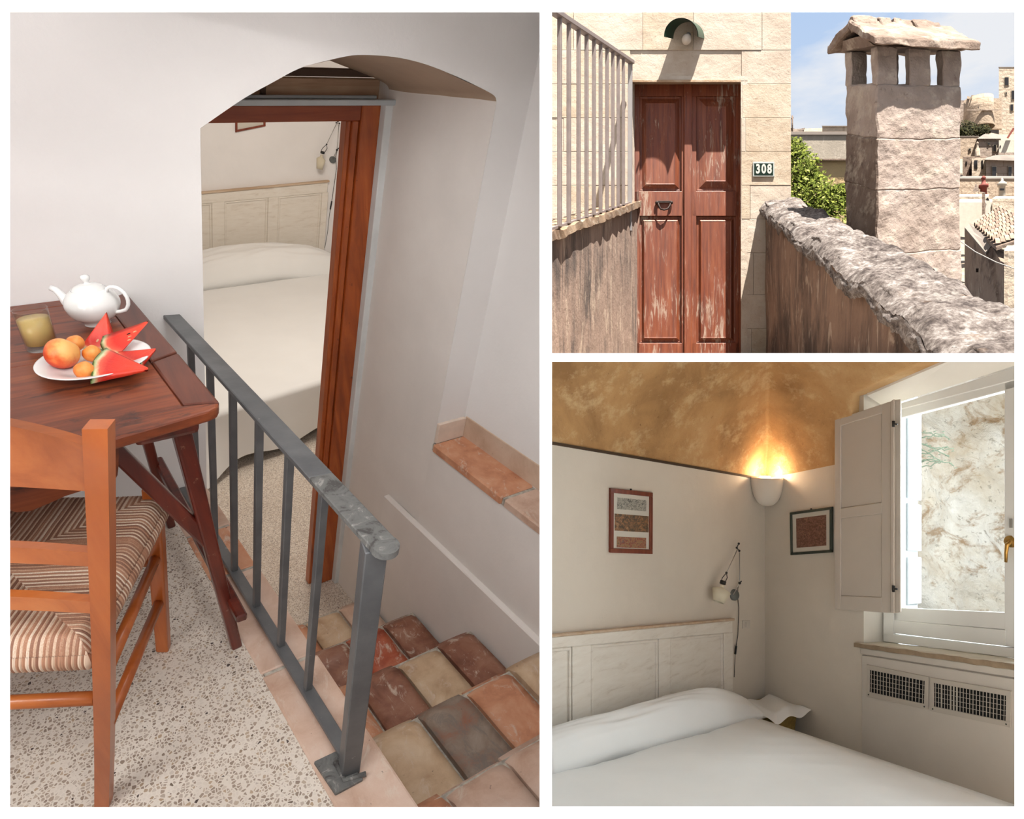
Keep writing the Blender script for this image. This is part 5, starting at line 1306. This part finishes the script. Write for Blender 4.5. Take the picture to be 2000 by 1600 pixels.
# pictures
def printmat(name, stops, sc, rot=0, dist=1.5):
    n = N(name); f = n.noise(sc, 5, .7, n.mapped((1, 1, 1.6)), dist); n.set(n.ramp(f, stops), .5); return n.m
P1 = printmat('engraving_print', [(.38, (70, 70, 66)), (.46, (120, 118, 110)), (.52, (196, 190, 176)), (.6, (96, 94, 88))], 60)
P2 = printmat('fresco_print', [(.3, (60, 46, 34)), (.45, (96, 78, 58)), (.58, (150, 104, 66)), (.68, (168, 140, 110))], 26)
P3 = printmat('figures_print', [(.3, (84, 66, 52)), (.45, (160, 128, 92)), (.55, (146, 74, 52)), (.66, (86, 82, 92)), (.72, (190, 170, 130))], 34)
P4 = printmat('meadow_print', [(.3, (62, 42, 28)), (.45, (104, 66, 48)), (.58, (136, 96, 82)), (.7, (158, 110, 62))], 40)
framed(Bd, ('j', J0 + .001), 1, ((1189, 953), (1271, 962), (1270.5, 1081.5), (1188.5, 1079)), .068, ((88, 34, 16), (120, 52, 28), (146, 76, 46)),
       'red-brown framed triple print on the headboard wall', [(.17, .135, .86, .315, P1), (.11, .39, .92, .655, P2), (.16, .745, .86, .915, P3)])
framed(Bd, ('i', I0 - .001), 1, ((1546, 1001), (1628, 989.5), (1628, 1079), (1547.5, 1084.5)), .045, ((34, 40, 32), (50, 58, 48), (72, 80, 66)),
       'dark green framed reddish landscape print near the shutter', [(.14, .16, .86, .84, P4)])
k1 = 4.55 / FOC
wall_lamp(Bd, J0, 1, k1, 'swing-arm reading lamp on the wall above the bed, parchment shade', ((1443, 1062), (1439, 1070), (1444, 1076)), ((1444.5, 1079), (1444.5, 1139)), (1432, 1162), 10.5,
          ((1440, 1074), (1419, 1119)), (1412, 1138), (1411, 1144), (1411, 1148), (1403, 1176), 17, 10,
          [(1443, 1140), (1441, 1150), (1441, 1170), (1443, 1187), (1443, 1200), (1441, 1241), (1438, 1262)], ((1438, 1262), (1436, 1278)), [(1436, 1278), (1435, 1300), (1434, 1323)])
so = thing('light_switch', 'white switch plate on the wall right of the headboard', 'switch', Bd.at(1459, 1220, j=J0))
def plate_px(x0, y0, x1, y1, d0, d1, ax='j', val=J0, s=1):
    m = MB(); f = lambda x, y, d: Bd.at(x, y, **{ax: val}) + (Bd(0, 1, 0) - Bd(0, 0, 0) if ax == 'j' else Bd(-1, 0, 0) - Bd(0, 0, 0)) * d
    m.hexa([f(x0, y0, d0), f(x1, y0, d0), f(x1, y1, d0), f(x0, y1, d0)], [f(x0, y0, d1), f(x1, y0, d1), f(x1, y1, d1), f(x0, y1, d1)], .002); return m
part('plate', plate_px(1449, 1212, 1464, 1228, 0, .008), plain('switch_plastic', (206, 198, 186), .4), so); part('rocker', plate_px(1453, 1215, 1457, 1225, .008, .012), plain('rocker_plastic', (196, 188, 176), .4), so)
headboard(Bd, J0, 1, ((1040, 1242), (1431, 1208)), ((1118, 1155), (1287, 1310), (1414, 1432)), ((1079, 1267), (1414, 1237)), Bk(-.95), 'limed wood panelled headboard against the wall under the red-brown framed prints', CL_B)
# bed
bed = thing('bed', 'wide bed with a smooth white sheet filling the foreground, under the vaulted ceiling', 'bed', Bd(1.5, -1.2, 0))
ZB = Bk(-.80); IE = 2.99; JH = J0 + .10
def sheetf(u, v):        # u: across from the far side (right edge) to the left; v: along the bed from head to foot
    if u < .12:
        w = u / .12; a = w; i = IE + .02 - .02 * w; z = ZB - .36 * (1 - w) - .0; j = JH + (.9 - JH) * v; i += .02 * math.sin(v * 30) * (1 - w)
        return Bd(i, j, z + .0)
    w = (u - .12) / .88; e = max(0, 1 - w / .03); i = IE - w * 3.4; j = JH + (.9 - JH) * v
    q_ = i * .8 + j * .6; r_ = -i * .6 + j * .8
    p2 = .018 * noise.noise(V((i * 1.6, j * 1.6, 2))) + .007 * (1 - abs(noise.noise(V((q_ * 1.1, r_ * 7, 7))))) ** 3 + .004 * noise.noise(V((i * 9, j * 4, 3)))
    return Bd(i, j, ZB + p2 - .03 * e ** 2)
mb = MB(); mb.sheet(sheetf, 160, 110); part('sheet', cB(mb), M_linen, bed, 'smooth white sheet')
mb = MB(); mb.box(Bd, -.3, IE - .04, JH, .85, .20, ZB - .03); part('mattress', cB(mb), plain('mattress', (226, 222, 214), .9), bed)
for i, j in ((2.85, JH + .15), (2.85, .7)):
    mb = MB(); mb.tube([Bd(i, j, 0), Bd(i, j, .2)], .025, 8); part('leg', mb, M_beamd, bed)
pillow('pillow', 'large white pillow lying against the headboard in the vaulted bedroom', Bd, .6, 3.10, J0 + .05, J0 + .36, ZB - .01, .19, M_linen, seed=5, clip=CL_B,
       sag=lambda u, v: .05 * math.sin(max(0, (u - .42) / .58) * math.pi) * (1 - abs(v * 2 - 1)))
# nightstand with a cloth
ns = thing('nightstand', 'small yellow-green nightstand mostly hidden behind the bed corner', 'nightstand', Bd(I0 - .22, J0 + .24, 0))
mb = MB(); mb.hexa([Bd(I0 - .32, J0 + .12, 0), Bd(I0 - .12, J0 + .12, 0), Bd(I0 - .12, J0 + .34, 0), Bd(I0 - .32, J0 + .34, 0)], [Bd(I0 - .40, J0 + .06, Bk(-.78)), Bd(I0 - .06, J0 + .06, Bk(-.78)), Bd(I0 - .06, J0 + .40, Bk(-.78)), Bd(I0 - .40, J0 + .40, Bk(-.78))], .006)
part('body', mb, plain('ochre_basket', (146, 122, 62), .8, var=.25, sc=40, bump=.5, bsc=90), ns)
mb = MB()
def nc(u, v):
    a, b = u * 2 - 1, v * 2 - 1; e = max(abs(a), abs(b)); i = I0 - .23 + a * .24; j = J0 + .26 + b * .23
    return Bd(i, j, Bk(-.765) + .012 * math.sin(a * 5 + b * 3) - .05 * max(0, e - .72) / .28 * (1 + .25 * math.sin(a * 5) * math.cos(b * 5)))
mb.sheet(nc, 26, 26); solo('cloth', mb, M_linen, 'white cloth lying on the small nightstand', 'cloth')
# window: recess, frame, sill, shutter
IW = I0 + .17
M_wp = plain('white_window_paint', (226, 224, 218), .45, var=.02)
splay = plaster('reveal_plaster', (232, 226, 216), .04)
mb = MB(); mb.hexa([Bd(I0, JR0, ZSILL), Bd(IW + .03, JR0 + .06, ZSILL), Bd(IW + .03, JR0 - .1, ZSILL), Bd(I0 + .02, JR0 - .1, ZSILL)], [Bd(I0, JR0, ZRT + .05), Bd(IW + .03, JR0 + .06, ZRT), Bd(IW + .03, JR0 - .1, ZRT), Bd(I0 + .02, JR0 - .1, ZRT + .05)]); struct('wall_reveal', cB(mb), splay)
WA, WB = Bd.hit(1727, 795, i=IW), Bd.hit(2060, 690, i=IW)
mb = MB(); mb.hexa([Bd(I0 - .01, HA.y - .02, HA.z), Bd(I0 - .01, JR1 + .1, ZHD(JR1 + .1)), Bd(IW, WB.y, WB.z), Bd(IW, WA.y, WA.z)], [Bd(I0 - .01, HA.y - .02, HA.z + .3), Bd(I0 - .01, JR1 + .1, ZHD(JR1) + .4), Bd(IW + .3, JR1 + .1, WB.z + .4), Bd(IW + .3, WA.y - .1, WA.z + .3)]); struct('wall_reveal', cB(mb), splay)
win = thing('window_1', None, None, Bd.at(1860, 1000, i=IW)); win['kind'] = 'structure'
def wq(pts, mat, nm, par_, d=.05, bev=.003, label=None, i=None):
    m = MB(); c = [Bd.at(x, y, i=i or IW) for x, y in pts]; m.prism(c, (Bd(1, 0, 0) - Bd(0, 0, 0)) * d, bev); return part(nm, cB(m), mat, par_, label)
def yt(x, a, b): return a[1] + (b[1] - a[1]) * (x - a[0]) / (b[0] - a[0])
oT = ((1727, 797), (2060, 695)); iT = ((1757, 815), (1962, 761)); iB = ((1757, 1187), (1962, 1196)); oB = ((1727, 1236), (2060, 1276))
wq(((1725, 1243), (1745, 1245), (1745, 792), (1725, 797)), M_wp, 'outer_frame', win, .06, i=IW - .012)
wq(((1745, 792), (2060, 693), (2060, 722), (1745, 803)), M_wp, 'outer_frame', win, .06, i=IW - .012)
wq(((1725, 1237), (2060, 1276), (2060, 1296), (1725, 1253)), M_wp, 'outer_frame', win, .06, i=IW - .012)
sash = wq(((1745, 803), (1757, 800), (1757, 1237), (1745, 1236)), M_wp, 'sash_stile', win)
wq(((1757, 798), (1985, 735), (1985, 757), (1757, 817)), M_wp, 'sash_top_rail', win)
wq(((1745, 1187), (1964, 1197), (1964, 1230), (1745, 1212)), M_wp, 'sash_bottom_rail', win)
wq(((1745, 1212), (1964, 1231), (1964, 1262), (1745, 1237)), M_wp, 'weather_board', win, .045, i=IW - .006)
wq(((1962, 735), (2010, 722), (2010, 1270), (1962, 1262)), M_wp, 'sash_stile', win)
wq(((1757, 812), (1963, 757), (1963, 1198), (1757, 1188)), M_glass, 'pane', win, .004, 0, i=IW + .02)
mb = MB(); hpos = lambda x, y, d: Bd.at(x, y, i=IW - d)
mb.lathe(hpos(1975, 1058, 0), (Bd(-1, 0, 0) - Bd(0, 0, 0)), [(0, 0), (.030, 0), (.030, .006), (.012, .012), (.012, .035), (0, .036)], 18)
mb.tube([hpos(1975, 1058, .035), hpos(1967, 1064, .045), hpos(1965, 1080, .045), hpos(1964.5, 1098, .04)], [.009, .010, .008, .007], 10)
M_brass = plain('brass', (176, 134, 70), .3, .9, var=.1); part('window_handle', mb, M_brass, win)
wq(((1972, 1013), (1978, 1013), (1978, 1031), (1972, 1031)), M_alu, 'latch', win, -.012, .001)
# shutter folded back over the wall
IS = I0 - .06
shut = thing('window_shutter', 'white panelled inner shutter folded open against the wall left of the window', 'shutter', Bd.at(1690, 1000, i=IS))
M_shut = plain('shutter_paint', (200, 190, 178), .5, var=.02)
def sq(pts, nm, d, i, mat=M_shut, bev=.003): m = MB(); c = [Bd.at(x, y, i=i) for x, y in pts]; m.prism(c, (Bd(1, 0, 0) - Bd(0, 0, 0)) * d, bev); return part(nm, cB(m), mat, shut)
T = lambda x: 820 + (782 - 820) * (x - 1630) / 115.0; Bt = lambda x: 1190 + (1198 - 1190) * (x - 1630) / 115.0
mid = lambda x, f: T(x) + (Bt(x) - T(x)) * f
xa, xb, xc, xd = 1630, 1642, 1722, 1740
def strip(x0, x1, f0, f1, nm, d=.022, i=None): return sq(((x0, mid(x0, f1)), (x1, mid(x1, f1)), (x1, mid(x1, f0)), (x0, mid(x0, f0))), nm, d, i or IS)
strip(xa, xb, 0, 1, 'stile'); strip(xc, xd, 0, 1, 'stile'); strip(xb, xc, 0, .042, 'rail'); strip(xb, xc, .472, .525, 'rail'); strip(xb, xc, .928, 1, 'rail')
strip(xb, xc, .042, .472, 'panel', .010, IS + .009); strip(xb, xc, .525, .928, 'panel', .010, IS + .009)
sq(((1739.5, T(1740)), (1746, T(1745) - 3), (1746, Bt(1745)), (1739.5, Bt(1740))), 'edge', .02, IS - .012)
sq(((1747.5, T(1748)), (1758.5, T(1758) + 2), (1758.5, Bt(1755) - 3), (1747.5, Bt(1750))), 'folded_leaf', .02, IS + .01)
for y in (828, 1150):
    m = MB(); m.tube([Bd.at(1745, y - 6, i=IS - .02), Bd.at(1745, y + 6, i=IS - .02)], .008, 8); m.tube([Bd.at(1745, y, i=IS - .02), Bd.at(1753, y + 1, i=IS - .01)], .005, 6); part('hinge', m, M_blk, shut)
# sill and heater casing below
si = thing('window_sill', 'pale stone window sill with a rough brown front edge', 'sill', Bd.at(1850, 1275, i=I0))
mb = MB(); mb.box(Bd, I0 - .025, IW + .02, JR0 - .06, JR1, ZSILL - .028, ZSILL, .004)
bmesh.ops.subdivide_edges(mb.bm, edges=[e for e in mb.bm.edges if e.calc_length() > .6], cuts=40)
for v in mb.bm.verts: v.co += UP * .006 * noise.noise(v.co * 12)
part('slab', cB(mb), plain('pale_sill_stone', (206, 196, 178), .8, var=.08, sc=12, bump=.3), si)
mb = MB(); mb.box(Bd, I0 - .036, I0 - .026, JR0 - .06, JR1, ZSILL - .030, ZSILL - .004, .002)
bmesh.ops.subdivide_edges(mb.bm, edges=[e for e in mb.bm.edges if e.calc_length() > .6], cuts=50)
for v in mb.bm.verts: v.co += UP * .006 * noise.noise(v.co * 14)
part('rough_edge', cB(mb), plain('brown_stone_edge', (150, 130, 106), .9, var=.2, sc=20, bump=.5), si)
IH = I0 - .02
M_case = plain('casing_paint', (202, 194, 183), .6, var=.02)
cas_ = thing('heater_casing', 'white casing below the window sill with two ventilation grilles', 'casing', Bd.at(1830, 1420, i=IH))
mb = MB(); mb.box(Bd, IH, I0 + .01, JR0 - .005, JR1, .02, ZSILL - .075, .003); part('front_panel', cB(mb), M_case, cas_)
mb = MB(); mb.box(Bd, IH + .004, I0 + .01, JR0 - .02, JR1, ZSILL - .069, ZSILL - .032, .003); part('top_strip', cB(mb), M_case, cas_)
M_grf = plain('grille_metal', (188, 180, 168), .5, .05, var=.03); M_dark = plain('duct_shade', (16, 15, 14), .9)
for (a, b, c, d), vis, gap in ((((1694, 1298), (1815, 1322), (1813, 1386), (1694, 1360)), 17, ()), (((1818, 1323), (1976, 1350), (1975, 1421), (1818, 1388)), 22, (2, 5, 6, 7))):
    g = thing('vent_grille', 'larger right ventilation grille with a few closed blades' if gap else 'smaller left ventilation grille below the window', 'vent', Bd.at((a[0] + b[0]) / 2, (a[1] + c[1]) / 2, i=IH), 'ventilation grilles')
    cc = [Bd.at(x, y, i=IH) for x, y in (a, b, c, d)]; out = (Bd(-1, 0, 0) - Bd(0, 0, 0))
    G = lambda u, v, e: cc[0].lerp(cc[1], u).lerp(cc[3].lerp(cc[2], u), v) + out * e
    def gr(u0, v0, u1, v1, e0, e1, nm, mat, bev=.001): m = MB(); m.hexa([G(u0, v0, e0), G(u1, v0, e0), G(u1, v1, e0), G(u0, v1, e0)], [G(u0, v0, e1), G(u1, v0, e1), G(u1, v1, e1), G(u0, v1, e1)], bev); return part(nm, m, mat, g)
    mu, mv = .052, .15
    gr(0, 0, 1, mv, 0, .010, 'frame_side', M_grf); gr(0, 1 - mv, 1, 1, 0, .010, 'frame_side', M_grf); gr(0, mv, mu, 1 - mv, 0, .010, 'frame_side', M_grf); gr(1 - mu * 1.1, mv, 1, 1 - mv, 0, .010, 'frame_side', M_grf)
    gr(mu, mv, 1 - mu, 1 - mv, .0005, .0015, 'duct_shade_sheet', M_dark, 0)  # flat near-black sheet paints the shade behind the blades
    for q in range(vis):
        u = mu + (1 - 2.1 * mu) * (q + .5) / vis; w = (.5 if q in gap else .20) / vis * (1 - 2 * mu)
        gr(u - w / 2 * 1.0, mv, u + w / 2, 1 - mv, .004, .007, 'blade', M_grf, 0)
    for q in range(1, 5): v = mv + (1 - 2 * mv) * q / 5; gr(mu, v - .006, 1 - mu, v + .006, .002, .0035, 'cross_bar', M_grf, 0)
    for u in (.035, .95): m = MB(); m.ball(G(u, .93, .010), .004, n=6); part('screw', m, M_blk, g)
# outside the window: white block reveal and the rock face, lit by an added area light
mb = MB(); mb.hexa([Bd(IW + .06, Bd.hit(1748, 1100, i=IW).y, .8), Bd(IW + .42, Bd.hit(1748, 1100, i=IW).y - .02, .8), Bd(IW + .42, -2.6, .8), Bd(IW + .06, -2.6, .8)], [Bd(IW + .06, Bd.hit(1748, 1100, i=IW).y, 3.2), Bd(IW + .42, Bd.hit(1748, 1100, i=IW).y - .02, 3.2), Bd(IW + .42, -2.6, 3.2), Bd(IW + .06, -2.6, 3.2)])
og = struct('wall_outer', cB(mb), plain('white_limewash', (184, 190, 194), .9, var=.02))
jv = Bd.hit(1748, 1100, i=IW).y
for z in (1.28, 1.62, 1.95, 2.25):
    mb = MB(); mb.box(Bd, IW + .20, IW + .43, jv - .03, jv + .006, z, z + .30, .004); part('block', cB(mb), plain('limewashed_block', (192, 197, 200), .9, var=.03), og)
def rock():
    n = N('pale_rock')
    x = n.ramp(n.noise(1.6, 7, .65, dist=.4), [(.3, (200, 184, 160)), (.5, (226, 220, 208)), (.7, (240, 238, 232))])
    x = n.mix(n.ramp(n.noise(3.4, 6, .7, n.mapped((1, 1, 1.4), loc=(1.3, .4, 2.2)), .6), [(.53, 0.0), (.64, .85)]), x, (158, 124, 84))
    x = n.mix(n.ramp(n.noise(20, 5, .65), [(.60, 0.0), (.66, .55)]), x, (120, 110, 92))
    n.set(x, .95); n.bump(n.noise(8, 7, .7), 1.0, .06); return n.m
mb = MB()
def rf_(u, v):
    x = 1660 + 700 * u; y = 560 + 800 * v; Z = 6.2 - 1.2 * v + .5 * u
    p = O(x, y, Z); a = noise.noise(p * .9) * .35 + noise.noise(p * 2.4) * .16 + noise.noise(p * 7) * .05 + noise.noise(p * 20) * .018
    return p - Ov(0, 0, 1) * a
mb.sheet(rf_, 150, 150); solo('rock_face', cB(mb), rock(), 'bright pale rock face outside the bedroom window', 'rock')
tw = thing('hanging_twigs', 'thin green-grey twigs growing on the rock outside the window, upper left', 'plant', O(1790, 880, 5.0))
rt = random.Random(8)
for k in range(9):
    y0 = rt.uniform(858, 905); pts = [O(1782 + 9 * q, y0 - 10 * math.sin(q * .35 + k) + rt.uniform(-3, 3) + (k - 4) * q * .5, 5.0 - q * .01) for q in range(rt.randint(5, 10))]
    m = MB(); m.tube(pts, .0045, 5); 
    for p in pts[1:]:
        m.ball(p + Ov(rt.uniform(-.02, .02), rt.uniform(-.02, .02), 0), .009, (Ov(1.4, .3, 0), Ov(0, .5, 0), Ov(0, 0, .5)), 4)
    part('twig', m, plain('twig_green', (112, 128, 108), .8), tw)
# ------------------------------------------------------------------ room lights and added fills
area('front_wall_fill', CAM + Ov(-.45, .50, -.25), CAM + Ov(-.35, -.1, ZW), .7, .3, 9, (1, 1, 1), 2.6)  # added fill behind the view, keeps the front wall white
area('front_wall_fill', CAM + Ov(.45, .50, -.25), CAM + Ov(.35, -.1, ZW), .7, .3, 9, (1, 1, 1), 2.6)  # second added fill for the front wall
area('stair_room_top_fill', CAM + Ov(-.32, .84, 1.12), L(1.3, 2.0, -.7), .6, .5, 3.6, (1.0, .985, .96), 1.9)  # added area light above the view, in place of window daylight
area('far_bedroom_fill', L(1.6, 4.4, 1.9), L(2.2, 5.8, -1.0), 1.2, 1.0, 62, (1.0, .93, .84))  # unseen area light added to brighten the far bedroom
area('stair_room_fill', L(-1.5, .3, 1.4), L(1.4, 1.9, -.4), 1.1, 1.1, 19, (1.0, .985, .96))
area('bedroom_window_light', O(2150, 960, 3.9), O(1500, 1250, 3.0), .9, .9, 90, (.84, .94, 1.0))
area('rock_fill', O(2150, 780, 4.4), O(1900, 1000, 5.6), 1.6, 1.2, 50, (.97, .99, 1.0))  # added area light for the rock, which the slab keeps from sun
